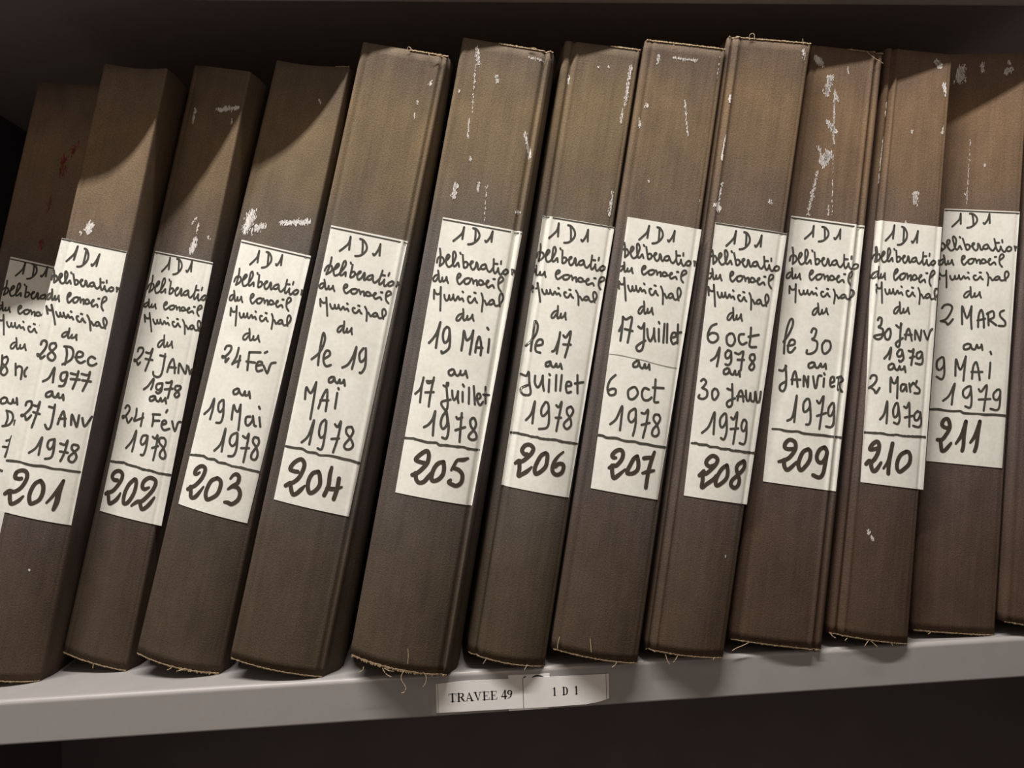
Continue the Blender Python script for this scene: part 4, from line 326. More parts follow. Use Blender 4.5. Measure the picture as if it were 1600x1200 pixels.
210: {'e': [[0.001188, 0.005855, 0.057923, 0.267509], [0.008366, -0.000286, 0.407804, 0.011194], [0.000559, 0.004101, 0.047444, 0.326688], [0.004868, 0.000586, 0.413488, -0.0]], 'y': [0.00181, -0.00119, 0.0135, 0.0055, 1, 0.005], 'lab': [[0.092, 0.7066], [1.0079, 0.7081], [1.0217, 0.2631], [0.2136, 0.2619]], 'h': '145:2473,6738 2924,6812 3337,6897 3494,7015|145:3494,7015 3471,6899 3445,6788|145:4806,6981 4865,6889 4880,6761|145:4519,7004 4903,6988 5256,6916 5307,6835 5048,6763 4611,6706 4149,6690|145:6023,6778 6173,6757 6500,6836 6688,6919 6762,6966|145:6762,6966 6751,6850 6746,6768|138:1364,6619 1440,6566 1488,6513 1490,6441 1460,6363|138:1146,6420 1164,6435 1182,6450 1200,6465 1257,6473 1313,6482 1370,6490 1426,6498 1505,6496 1584,6495 1663,6494 1742,6492 1781,6484 1820,6476 1859,6468 1897,6460 1886,6448 1874,6436 1863,6425 1851,6413 1754,6400 1656,6386 1559,6373 1462,6360|138:1906,6442 2143,6457 2371,6489 2524,6534 2375,6553 2213,6526 2138,6466 2199,6413 2427,6373 2700,6384 2926,6421 3139,6490 3259,6566 3081,6616 2916,6594 2923,6503 2957,6431 3114,6394 3315,6413 3539,6459 3619,6439 3690,6404|138:3729,6615 3806,6601|138:4044,6590 4105,6532 4167,6470 4243,6409|138:4169,6466 4403,6494 4655,6483 4642,6432 4372,6403 4244,6407|138:4663,6465 4978,6473 5279,6516 5134,6522 5005,6491 5067,6430 5327,6400 5593,6443 5673,6508 5740,6517 5860,6486 5881,6432 6029,6418 6196,6447|138:6740,6517 6391,6494 6227,6459 6378,6435 6695,6448 6855,6497 6704,6516|138:6855,6497 6941,6459 7097,6427 7315,6419 7552,6456 7717,6496|138:7721,6618 7732,6551 7724,6478 7816,6427 7965,6412 8202,6455 8294,6497 8348,6449 8544,6409 8756,6424 8923,6464|138:7746,6551 8199,6558|138:8614,6609 8593,6568|138:9271,6504 8991,6475 8933,6437 9192,6426 9472,6455 9509,6492 9271,6504|138:9960,6517 10010,6483 9987,6446|138:10000,6469 10034,6479 10067,6490|138:1804,6204 1469,6181 1237,6127 1252,6084 1494,6090 1766,6155|138:1862,6281 1894,6206 1886,6120 1972,6084 2194,6116 2288,6166 2261,6112 2393,6101 2653,6136 2784,6188 2804,6134 2901,6083|138:4071,6189 4373,6228 4466,6268 4298,6280 4102,6244 3994,6177 4063,6114 4260,6091 4603,6142 4916,6197|138:5282,6222 4952,6198 4816,6147 4936,6112 5259,6124 5539,6179 5493,6221 5282,6222|138:5744,6226 5861,6186 5881,6138|138:5869,6165 6190,6204 6327,6197 6314,6119 6615,6203 6839,6219 7071,6192 6971,6147 6643,6134 6527,6153|138:7049,6157 7456,6179 7734,6223 7632,6231 7466,6195 7442,6136 7624,6108 7933,6142 8161,6161 8257,6144 8313,6118|138:8343,6274 8525,6276|138:8949,6208 9342,6254 9549,6291 9467,6332 9209,6326 8996,6278 8872,6200 8865,6136 8983,6096 9112,6072|138:1842,5843 1772,5910 1737,5977|138:1737,5977 1885,5938 2083,5919 2330,5922 2483,5947 2470,6028|138:2470,6028 2557,5930 2655,5814 2757,5681|138:3000,5918 3094,5874 3312,5837 3537,5863 3585,5922 3675,5869 3868,5857 4044,5897 4061,5938 4138,5889 4342,5852 4499,5877 4638,5919 4767,5899 4882,5871 5099,5894 5209,5894 5369,5858|138:5106,5998 5204,5987|138:6119,5938 5903,5933 5874,5888 6098,5846 6416,5860 6688,5922 6836,5884 7044,5861|138:6534,6004 6724,5999|138:7424,6005 7619,5959 7715,5898 7728,5808 7719,5741|138:7711,5902 7935,5903 8104,5868 8251,5848 8480,5882|138:8883,5933 8603,5911 8489,5874 8656,5856 8976,5877 9091,5914 8883,5933|138:9095,5910 9124,5899 9154,5888 9183,5878 9213,5867 9265,5862 9317,5857 9369,5852 9421,5848 9502,5852 9583,5857 9665,5862 9746,5866 9829,5879 9912,5891 9995,5904 10079,5916 10115,5932|138:10083,6022 10037,6036 9980,6035 9923,6034 9867,6033 9811,6033 9785,6020 9759,6007 9734,5995 9708,5982 9725,5964 9743,5947 9760,5929 9778,5911 9812,5896 9846,5881 9880,5866 9914,5851|138:5047,5654 4660,5626 4420,5571 4468,5530 4756,5539 5037,5606|138:5061,5729 5155,5658 5208,5574 5337,5541 5583,5575 5660,5626 5667,5573 5835,5564 6124,5603 6244,5654 6309,5603 6467,5555|160:2419,5382 2554,5428 2899,5412 2883,5313 2583,5265 3188,5231 3110,5098 2560,5057 2116,5104 3156,5154|160:3843,5252 3479,5170 3618,5085 4039,5081 4232,5171 4093,5256 3843,5252|160:4854,5333 5337,5298 5550,5366|160:5459,5376 5490,5191 5514,5018 5289,4970 4996,5031 5869,5132|160:6222,5116 6313,5248 6574,5300 6853,5214 7092,5109|160:6090,5190 7032,5206|160:7510,5138 7469,5289 8019,5168 8213,5138 8288,5303|160:8646,5298 9213,5162 9538,5302 9779,5349|160:3672,4748 4116,4831 4428,4945 4440,4848 4336,4748|160:5568,4931 5272,4861 5474,4810 5881,4839 5912,4926 5568,4931|160:5935,4916 6168,4789 5779,4728 5598,4747|160:6769,4930 7205,4926 7441,4967 7350,4831 7257,4699|160:7013,4814 7602,4846|160:8420,4946 7916,4905 7963,4830 8399,4837 8616,4917 8420,4946|160:8627,4928 8784,4789 8553,4731 7846,4735|160:4715,4678 4323,4639 4396,4575 4851,4593 5010,4661 4715,4678|160:5010,4661 5183,4599 5530,4583 5742,4652 5859,4599 6273,4617 6385,4658 6561,4567|160:2121,4384 2326,4438 2810,4439 2933,4376 2663,4295 2072,4220 2223,4233 2726,4198 3000,4148 3393,4242|160:4796,4201 4698,4438 4992,4367 5330,4362 5603,4464|160:5603,4464 5682,4281 5737,4108|160:6347,4358 6114,4321 6160,4246 6496,4251 6783,4343 6347,4358|160:6776,4354 6927,4248|160:7190,4383 7412,4245|160:7360,4331 7699,4402 7885,4383|160:8200,4443 8072,4365 8636,4309 8588,4243 7977,4233|160:3790,3716 4259,3822 4504,4033 4617,3850 4632,3666|160:5623,4019 5358,3906 5512,3790 5913,3818 6008,3939 5872,4024 5623,4019|160:5982,3982 6278,3770 6080,3680 5571,3693|160:6743,3984 7096,3969 7385,4060 7543,3857 7625,3663|160:6938,3803 8206,3857|160:8597,3940 8200,3868 8339,3784 8771,3802 8976,3903 8597,3940|160:8998,3925 9247,3755 8939,3674 8137,3683', 'n': '280:3917,3233 3400,3204 2939,3187 2893,3215 3169,3289 3672,3339 3949,3279 3899,3164 3558,3044 3128,2978 2911,2999 2574,2935|3128,2978,280 3241,2891,280 3512,2831,280 3900,2871,280 4362,2993,200|4717,2902,164 5190,3025,218 5458,3192,280 5617,3341,218|280:5617,3341 5436,3127 5350,2963 5370,2825|280:7515,3236 6845,3176 6464,3072 6411,2949 6766,2882 7310,2932 7963,3032 8089,3148 7846,3225 7515,3236', 'r': '165:2060,3464 2254,3465 2449,3466 2644,3467 2878,3470 3113,3472 3349,3475 3586,3478 3745,3479 3904,3481 4063,3483 4223,3485 4387,3482 4550,3480 4714,3477 4879,3475 5042,3476 5205,3477 5369,3478 5533,3480 5655,3483 5778,3487 5900,3491 6023,3495 6234,3493 6446,3491 6658,3489 6871,3488 7126,3490 7382,3493 7639,3496 7899,3499 8159,3502 8421,3505 8685,3508 8950,3512 9263,3514 9578,3517 9896,3519', 'tb': ''},
211: {'e': [[0.001262, 0.010212, 0.041728, 0.333995], [0.012448, -0.00319, 0.411475, 0.006976], [0.000259, 0.002679, 0.041507, 0.396886], [0.002615, 0.001274, 0.418717, -0.0]], 'y': [0.0094, 0.0064, 0.027, 0.01, 1, 0.002], 'lab': [[0.0815, 0.7319], [0.9701, 0.7267], [0.9458, 0.2868], [0.0492, 0.294]], 'h': '145:1819,7008 2252,7070 2636,7140 2736,7232|145:2736,7232 2774,7142 2805,7056|145:4105,7218 4218,7148 4304,7049|145:3798,7233 4202,7224 4604,7172 4703,7110 4476,7052 4056,7004 3587,6987|145:5470,7073 5636,7058 5925,7121 6068,7187 6116,7224|145:6116,7224 6173,7134 6216,7072|138:773,6630 797,6610 821,6590|138:820,6722 906,6720 959,6712 1013,6703 1067,6695 1121,6686 1128,6674 1135,6662 1142,6651 1149,6639 1068,6626 988,6613 907,6600 827,6588|138:1160,6668 1383,6681 1567,6713 1653,6757 1466,6777 1342,6752 1363,6690 1514,6636 1818,6593 2085,6603 2259,6639 2367,6707 2365,6783 2097,6836 1963,6814 2121,6722 2275,6649 2500,6610 2679,6627 2834,6672 2952,6651 3084,6615|138:2770,6830 2874,6815|138:3139,6801 3298,6742 3467,6679 3650,6615|138:3477,6674 3672,6701 3953,6687 4023,6636 3794,6608 3654,6613|138:3991,6669 4303,6674 4538,6716 4380,6723 4299,6693 4468,6629 4787,6597 4988,6638 4958,6704 5012,6713 5189,6680 5304,6625 5481,6609 5601,6638|138:6038,6704 5719,6684 5613,6649 5809,6624 6112,6634 6190,6683 6003,6703|138:6190,6683 6345,6643 6561,6609 6798,6599 6974,6635 7071,6674|138:6861,6798 6991,6730 7110,6656 7294,6603 7472,6587 7639,6628 7656,6670 7797,6621 8067,6579 8257,6591 8354,6631|138:7005,6730 7452,6733|138:7783,6781 7835,6740|138:8634,6669 8404,6641 8412,6604 8694,6590 8924,6617 8896,6654 8634,6669|138:9306,6676 9418,6640 9461,6603|138:9433,6626 9447,6636 9461,6647 9475,6657 9489,6668 9520,6667 9551,6666 9582,6665 9612,6664 9638,6657 9664,6650|138:1089,6446 1017,6441 944,6437 872,6432 800,6427 760,6416|138:754,6349 809,6350 865,6351 921,6352 967,6365 1013,6379 1060,6392 1106,6405|138:1061,6509 1172,6448 1257,6376 1376,6347 1550,6373 1584,6414 1617,6369 1753,6360 1957,6389 2023,6431 2101,6387 2248,6344|138:3219,6430 3455,6461 3496,6493 3326,6504 3186,6474 3162,6420 3297,6368 3505,6349 3766,6390 3992,6434|138:4302,6453 4024,6435 3957,6393 4108,6364 4392,6374 4587,6418 4497,6452 4302,6453|138:4720,6456 4874,6423 4948,6384|138:4906,6406 5156,6437 5290,6431 5369,6367 5546,6435 5732,6448 5975,6425 5937,6388 5652,6378 5524,6394|138:5996,6396 6341,6413 6542,6449 6439,6456 6331,6427 6379,6378 6578,6355 6819,6381 7003,6396 7110,6382 7191,6361|138:7032,6489 7194,6490|138:7659,6433 7957,6470 8098,6499 7975,6533 7751,6529 7616,6490 7598,6427 7669,6374 7824,6341 7969,6321|138:755,6091 745,6105 735,6119|138:740,6195 772,6187 804,6179 836,6171 883,6167 930,6162 976,6158 1023,6154 1084,6155 1144,6155 1205,6156 1265,6157 1305,6162 1345,6167 1385,6172 1425,6177 1430,6194 1435,6211 1440,6228 1446,6245|138:1446,6245 1491,6163 1540,6066 1587,5954|138:1918,6153 1993,6116 2190,6085 2420,6106 2489,6155 2556,6111 2738,6101 2924,6134 2955,6168 3012,6127 3196,6096 3356,6116 3506,6152 3624,6134 3724,6112 3942,6130 4047,6130 4188,6100|138:3985,6217 4076,6208|138:4934,6165 4726,6162 4683,6124 4883,6089 5192,6100 5471,6151 5600,6119 5790,6099|138:5352,6219 5531,6215|138:6197,6219 6366,6180 6437,6129 6420,6054 6390,5998|138:6435,6132 6646,6133 6794,6103 6926,6086 7153,6114|138:7546,6156 7277,6138 7158,6107 7310,6093 7616,6109 7735,6140 7546,6156|138:7737,6136 7834,6100 8023,6084 8331,6098 8655,6139 8807,6193 8653,6239 8442,6237 8331,6195 8374,6136 8482,6085|138:4343,5896 3961,5875 3713,5826 3749,5788 4032,5792 4322,5851|138:4376,5965 4449,5898 4479,5820 4596,5787 4842,5816 4929,5862 4923,5812 5083,5802 5371,5835 5498,5881 5549,5833 5689,5786|160:1235,5593 1487,5645 2029,5656 2391,5606 2163,5494 1722,5401 1190,5369|160:1190,5369 1743,5350 2032,5310 2541,5403|160:3667,5325 3547,5629 4175,5428 4646,5632|160:4646,5632 4656,5429 4796,5247|160:5542,5280 5536,5472 5800,5574 6088,5473 6237,5272|160:5429,5391 6315,5424|160:6621,5525 6774,5314|160:6491,5505 7164,5557 7343,5457 6739,5405|160:6808,5405 7677,5316|160:8481,5571 8075,5540 8104,5469 8698,5380 8657,5309 7960,5307|160:4439,4988 4021,4955 4075,4891 4616,4904 4806,4968 4439,4988|160:4806,4968 4975,4905 5339,4896 5526,4971 5691,4918 6044,4941 6073,4977 6209,4888|160:1540,4745 1071,4679 1044,4573 1347,4521 1812,4597 1760,4724 1540,4745|160:1795,4707 1933,4470 1693,4362 1113,4403|160:3226,4432 3187,4712 3603,4561 3889,4562 4311,4765|160:4311,4765 4246,4564 4186,4351|160:5177,4387 5242,4589 5541,4674 5827,4570 6093,4370|160:5060,4503 6358,4508|160:7240,4670 7199,4406|160:7164,4860 7283,4818|160:1983,3992 2650,4090 3209,4294 3067,4113 2995,3933|160:4728,4248 4252,4182 4289,4087 4730,4057 5056,4144 5087,4249 4728,4248|160:5109,4228 5277,4018 5154,3890 4573,3909|160:6040,4211 6346,4170 6956,4283 6895,4067 6764,3845|160:6110,4032 7487,4049|160:8229,4210 7819,4135 7926,4051 8371,4042 8627,4138 8523,4211 8229,4210|160:8625,4180 8631,3949 8370,3863 7554,3880', 'n': '280:2910,3531 2414,3529 2038,3576 2171,3656 2574,3683 2846,3622 2913,3523 2570,3413 2112,3319 1620,3316|1948,3318,280 2038,3227,280 2187,3129,280 2512,3139,280 2822,3191,280 3178,3267,200|3735,3262,182 4295,3398,280 4575,3540,280 4757,3649,280|280:4757,3649 4626,3408 4613,3226 4505,3143|5403,3288,182 5868,3398,280 6206,3549,280 6391,3657,280|280:6391,3657 6245,3450 6152,3251 5968,3143', 'r': '165:572,3836 1480,3840 2331,3823 3183,3817 4035,3821 4403,3791 5195,3785 6062,3785 6937,3776 8110,3778 9420,3767', 'tb': '90:902,7291 3037,7278 5259,7264 7479,7251 9611,7239'},
212: {'e': [[0.001331, 0.014551, 0.036493, 0.39829], [0.014787, -0.004524, 0.405307, 0.011422], [0.000648, 0.008112, 0.037128, 0.459117], [0.007183, -0.001191, 0.411398, -0.0]], 'y': [0.00152, -0.00148, 0.0225, 0.0085, 1, 0.003]},
}
SCUFFS = {201: [(3231, 7260, 3305, 7408, 4.33), (2233, 7260, 2293, 7229, 2.17), (5503, 1801, 5605, 1791, 1.3)], 202: [(2122, 9036, 2140, 9275, 2.6), (5819, 9303, 9549, 9396, 3.03), (8402, 9188, 8550, 9115, 1.3), (6683, 7164, 6450, 6923, 3.9), (6673, 7421, 6555, 7226, 1.3), (8515, 7230, 8696, 7190, 1.73), (9427, 8112, 9979, 7887, 0.87), (5603, 7381, 6198, 7499, 1.3)], 203: [(1667, 7455, 1284, 7123, 6.06), (2382, 7189, 3452, 7275, 3.9), (5517, 7356, 8906, 7433, 3.46), (6719, 9439, 7083, 9377, 1.3), (9976, 8124, 10368, 7523, 0.87), (17551, 1720, 17465, 1676, 1.3)], 204: [(8522, 9553, 8538, 9491, 2.17), (7477, 9218, 7563, 9158, 1.3), (7483, 9011, 7569, 8951, 1.3), (9323, 9758, 9747, 9355, 0.65)], 205: [(1741, 9880, 2282, 9603, 2.6), (1947, 9595, 2505, 8842, 1.08), (2280, 8743, 2506, 8437, 1.3), (2186, 7672, 2119, 7442, 3.03), (4353, 9490, 4472, 9390, 2.6), (5306, 7734, 5741, 7177, 1.08), (737, 9169, 731, 9117, 1.3), (3140, 8132, 3265, 8084, 1.73), (4456, 7763, 4499, 7609, 1.3), (9486, 9052, 9547, 8755, 1.08), (8334, 8672, 9388, 8288, 2.17), (9219, 8438, 9199, 8273, 1.73), (8807, 7407, 9204, 7418, 2.17), (7377, 9865, 9214, 9837, 1.3)], 206: [(8929, 9735, 8916, 9079, 2.17), (8762, 9004, 8771, 8796, 1.52), (9159, 7679, 9151, 7284, 2.6), (4763, 9639, 4925, 9642, 1.3), (6045, 9670, 6232, 9652, 1.3), (1328, 9479, 1361, 9322, 1.3)], 207: [(1889, 9778, 1965, 9643, 2.17), (1407, 8972, 1465, 8920, 1.73), (766, 8719, 993, 8587, 1.73), (9412, 8375, 9700, 7671, 1.3), (9527, 7543, 9636, 7441, 2.6), (9517, 7407, 9334, 7143, 1.08), (9429, 9876, 9510, 9440, 2.17), (5847, 9088, 6832, 8539, 1.3), (2934, 7737, 3043, 7708, 1.3), (3542, 9762, 6664, 9760, 1.3)], 208: [(1176, 9041, 1204, 8937, 1.73), (1293, 8394, 1236, 7996, 1.3), (1669, 7635, 1588, 7184, 1.73), (1358, 7265, 1811, 7187, 3.46), (8912, 9883, 9393, 9712, 1.73), (9683, 9288, 9566, 9182, 2.6), (7583, 7416, 7798, 7356, 1.73), (10219, 8274, 10263, 8233, 1.3), (8108, 1653, 8120, 1642, 1.3)], 209: [(747, 9796, 1891, 9695, 3.9), (3178, 9531, 2903, 9215, 4.33), (3917, 9306, 4618, 8402, 1.73), (4053, 9254, 4709, 9103, 1.73), (3441, 8760, 4675, 8607, 3.03), (2691, 8339, 3405, 8114, 2.17), (4258, 8256, 3628, 8053, 6.06), (3024, 7914, 2524, 7174, 2.17), (5328, 9704, 5440, 9587, 1.3), (4668, 8349, 5513, 7233, 0.65), (4915, 7363, 5047, 7214, 1.3)], 210: [(830, 9047, 821, 8839, 2.17), (848, 8478, 846, 7711, 1.73), (8756, 9485, 9543, 9278, 3.03), (9228, 8774, 9207, 8665, 2.17), (6004, 7619, 6135, 7424, 3.46), (4724, 8660, 4847, 8618, 1.73), (7369, 9870, 8195, 9761, 3.9), (5012, 7113, 5049, 7059, 1.3), (3572, 1835, 3623, 1749, 2.17), (4014, 1736, 4204, 1675, 2.17)], 211: [(1796, 9761, 1737, 9539, 6.5), (4203, 9842, 4352, 9665, 2.6), (6995, 9668, 7724, 9721, 3.9), (7370, 9855, 7463, 9810, 2.17), (5222, 8093, 5240, 8049, 1.3), (3161, 7585, 3175, 7552, 1.3), (3372, 8549, 3394, 7386, 0.87)]}
RED_STAINS = {200: [(5856, 8742, 6058, 8423, 6.06), (7129, 8990, 6740, 8819, 4.33), (5291, 8080, 5378, 7781, 2.6), (5433, 7304, 5420, 7115, 3.46)]}
THREADS = [(205, [(-0.05363, -0.00811, 0.01046), (-0.05407, -0.00873, 0.00816), (-0.05711, -0.00793, 0.0064)]), (205, [(-0.04122, -0.01287, 0.0104), (-0.03877, -0.01426, 0.00652), (-0.03504, -0.01558, 0.00464)]), (205, [(-0.03996, -0.01321, 0.01002), (-0.03661, -0.01459, 0.00859), (-0.03325, -0.0157, 0.00833)]), (205, [(-0.02411, -0.01435, 0.02282), (-0.02383, -0.01512, 0.01801), (-0.02439, -0.0159, 0.01285)]), (205, [(-0.02622, -0.01485, 0.00886), (-0.02881, -0.01547, 0.00505), (-0.02848, -0.01609, 0.00189), (-0.02611, -0.01661, -0.00225), (-0.027, -0.01723, -0.0049), (-0.02906, -0.01789, -0.00536)]), (205, [(-0.01467, -0.01342, 0.00599), (-0.0127, -0.01337, 0.00248), (-0.01323, -0.0139, -0.00109), (-0.01495, -0.01484, -0.00317)]), (206, [(0.02806, -0.00496, 0.00996), (0.02537, -0.00473, 0.00618)]), (206, [(0.05489, -0.00686, 0.00462), (0.05389, -0.00766, 0.00322), (0.05245, -0.00852, 0.00145)]), (207, [(0.07781, -0.00529, 0.02173), (0.07631, -0.00565, 0.0176), (0.07564, -0.00637, 0.01354)]), (207, [(0.09734, -0.01099, 0.02137), (0.09745, -0.01187, 0.01647), (0.09758, -0.01272, 0.01201)]), (207, [(0.11499, -0.0114, 0.00409), (0.11346, -0.01215, 0.00227), (0.11106, -0.01298, 0.00098)]), (208, [(0.14912, -0.00891, 0.00641), (0.14964, -0.00985, 0.0032), (0.15099, -0.01096, 0.0)]), (208, [(0.15703, -0.01062, 0.00559), (0.15549, -0.01108, 0.00323), (0.15356, -0.01144, 0.0013)]), (208, [(0.18329, -0.0089, 0.00215), (0.18159, -0.00983, 0.0008)]), (209, [(0.20953, -0.00307, 0.00889), (0.20494, -0.00297, 0.00693), (0.20041, -0.00278, 0.00537), (0.19759, -0.00288, 0.0038)]), (210, [(0.26932, -0.00028, 0.01123), (0.27054, -0.00149, 0.00927), (0.27221, -0.00278, 0.0082)]), (210, [(0.28018, -0.00358, 0.00797), (0.27814, -0.00382, 0.00637)]), (210, [(0.29435, -0.00576, 0.00598), (0.29263, -0.00627, 0.00445), (0.29091, -0.00676, 0.00247)]), (210, [(0.29613, -0.00588, 0.00546), (0.29803, -0.00657, 0.00377), (0.29995, -0.00721, 0.00162)]), (210, [(0.31076, -0.00545, 0.00357), (0.31187, -0.00585, 0.00139)]), (203, [(-0.18341, 0.01973, 0.00989), (-0.185, 0.01927, 0.00841), (-0.18749, 0.01905, 0.00734)]), (203, [(-0.17538, 0.01942, 0.00776), (-0.17817, 0.01875, 0.00685), (-0.18141, 0.01827, 0.00635)]), (202, [(-0.24454, 0.04288, 0.00796), (-0.24483, 0.04224, 0.00461)]), (211, [(0.34697, 0.00618, 0.0053), (0.34477, 0.00579, 0.00416)]), (204, [(-0.01198, 5e-05, 0.41949), (-0.0106, -0.00065, 0.4218), (-0.00812, -0.00151, 0.41846)]), (204, [(0.00169, -0.00125, 0.41771), (0.00498, -0.00213, 0.41351), (0.00931, -0.00319, 0.41482), (0.01434, -0.00428, 0.41183)]), (208, [(0.22316, -0.00571, 0.42508), (0.2235, -0.00631, 0.42837), (0.22597, -0.007, 0.42854), (0.22604, -0.00763, 0.42432)]), (208, [(0.2609, -0.00697, 0.42157), (0.26033, -0.00754, 0.42577)]), (209, [(0.31204, 0.00431, 0.42115), (0.31695, 0.00315, 0.41616), (0.32323, 0.00191, 0.4116)]), (207, [(0.16992, -0.00526, 0.42118), (0.16984, -0.00584, 0.42358)]), (205, [(0.07023, -0.00091, 0.42054), (0.07408, -0.00178, 0.42064), (0.07697, -0.00263, 0.41857), (0.0812, -0.00354, 0.41779)])]

# ------------------------------------------------------------------ the setting
def box(x0, x1, y0, y1, z0, z1):
    v = [(x, y, z) for z in (z0, z1) for y in (y0, y1) for x in (x0, x1)]
    f = [(0, 2, 3, 1), (4, 5, 7, 6), (0, 1, 5, 4), (2, 6, 7, 3), (0, 4, 6, 2), (1, 3, 7, 5)]
    return v, f

XL, XR = -0.43, 0.80
v, f = box(XL - .02, XR + .02, 0.42, 0.44, -1.1, 1.6)
wall = mesh_obj('wall_back', v, f, WALL)
wall['kind'] = 'structure'
for nm, x in (('light_block_left', XL - .015), ('light_block_right', XR)):  # bay ends added to block stray light from the sides
    v, f = box(x, x + .015, 0.004, 0.42, -1.1, 1.6)
    w = mesh_obj(nm, v, f, WALL)
    w['kind'] = 'structure'
v, f = box(-2.2, 2.2, -1.17, -1.15, -1.1, 1.8)
w = mesh_obj('bounce_wall', v, f, BOUNCE_WALL)  # unseen stand-in for the opposite shelving, added to bounce fill light
w['kind'] = 'structure'
v, f = box(-2.2, 2.2, -1.17, 0.44, 1.8, 1.82)
w = mesh_obj('ceiling', v, f, CEIL)
w['kind'] = 'structure'
v, f = box(-2.2, 2.2, -1.17, 0.44, -1.14, -1.10)
fl = mesh_obj('floor', v, f, FLOOR)
fl['kind'] = 'structure'

LIP = 0.0291
def shelf(name, yf, ztop, label, mat):
    r = 0.0032
    outer = [(0.42, ztop)]
    outer += [(yf + r - r * math.sin(a), ztop - r + r * math.cos(a)) for a in [i * math.pi / 16 for i in range(9)]]
    rb = 0.0015
    outer += [(yf + rb - rb * math.cos(a), ztop - LIP + rb - rb * math.sin(a)) for a in [i * math.pi / 8 for i in range(5)]]
    outer += [(yf + 0.016, ztop - LIP)]
    th = 0.0012
    inner = [(yf + 0.016, ztop - LIP + th), (yf + th + 0.001, ztop - LIP + th), (yf + th, ztop - LIP + th + 0.001),
             (yf + th, ztop - r), (yf + r, ztop - th), (0.42, ztop - th)]
    prof = outer + inner
    V, F = [], []
    xs = [XL, 0.0, 0.4, XR]
    n = len(prof)
    for x in xs:
        V += [(x, p[0], p[1]) for p in prof]
    for i in range(len(xs) - 1):
        for j in range(n):
            F.append((i * n + j, i * n + (j + 1) % n, (i + 1) * n + (j + 1) % n, (i + 1) * n + j))
    F.append(tuple(range(n)))
    F.append(tuple((len(xs) - 1) * n + j for j in reversed(range(n))))
    o = mesh_obj(name, V, F, mat, smooth=False)
    for p in o.data.polygons:
        p.use_smooth = False
    tag(o, label, 'shelf')
    return o

shelf('metal_shelf', 0.0, 0.0, 'grey enamelled steel shelf with a front lip carrying the leaning brown registers', STEEL)
ZU = 0.4542
shelf('metal_shelf', -0.012, ZU + LIP, 'steel shelf overhead along the top edge of the photo, shading the registers', STEEL_LIFTED)

# ------------------------------------------------------------------ registers
def poly3(c, t):
    return ((c[0] * t + c[1]) * t + c[2]) * t + c[3]

GROOVE = {200: (.12, .0), 201: (.10, .94), 202: (.10, .93), 203: (.11, .95), 204: (.10, .93), 205: (.09, .915),
          206: (.13, .95), 207: (.10, .95), 208: (.065, .95), 209: (.10, .90), 210: (.12, .95), 211: (.10, .95), 212: (.10, .95)}
GDEP = {204: (.5, .9), 205: (.3, 2.2), 206: (2.2, .7), 207: (.5, .6), 208: (2.4, .5), 209: (.6, 1.7), 210: (2.4, .5)}
RIDGE = {204: (.90, .5), 205: (.955, .9), 206: (.19, .5), 208: (.125, 1.3), 209: (.855, .9), 210: (.175, .9)}
TINT = {200: (.92, .85, .85), 201: (1.0, .95, .95), 202: (.92, .88, .86), 203: (.93, .92, .89), 204: (1.0, 1.0, .97), 205: (1.0, 1.0, .98),
        206: (1.0, 1.0, .95), 207: (1.0, .96, .95), 208: (1.05, .98, .95), 209: (1.04, .93, .90), 210: (1.07, .95, .92),
        211: (1.09, .96, .93), 212: (1.05, .92, .90)}
SHOULDER = {201: (3.5, 2.2), 202: (5.5, 6.0), 203: (4.0, 3.0), 204: (10.0, 4.5), 205: (7.0, 4.5), 206: (.4, .4), 207: (1.4, 0), 208: (2.2, 2.4),
            209: (2.2, 3.0), 210: (4.2, 4.2), 211: (0, 3.0)}     # how far the right board swells past the spine, mm (bottom, top)
LABELS = {
    200: 'shaded brown register leaning at the far left, half hidden behind register 201',
    201: 'brown register with handwritten 201 on its white spine label, second from left',
    202: 'dark brown register set back on the shelf, handwritten 202 on its white spine label',
    203: 'brown register with white paint scuffs, handwritten 203 on its white spine label',
    204: 'wide brown register with frayed top edge, handwritten 204 on its white spine label',
    205: 'wide brown register with threads hanging from its bottom edge, 205 on its spine label',
    206: 'olive brown register with white streak near its top right, 206 on its spine label',
    207: 'brown register whose spine label has a torn crease and the number 207',
    208: 'brown register with ridge down its left side, handwritten 208 on its spine label',
    209: 'reddish brown register splashed with white paint down its top, 209 on its spine label',
    210: 'narrow reddish brown register with handwritten 210 on its white spine label',
    211: 'reddish brown register set back beside register 210, handwritten 211 on its spine label',
    212: 'brown register at the far right edge of the photo, no label in view',
}
DEPTH = 0.27

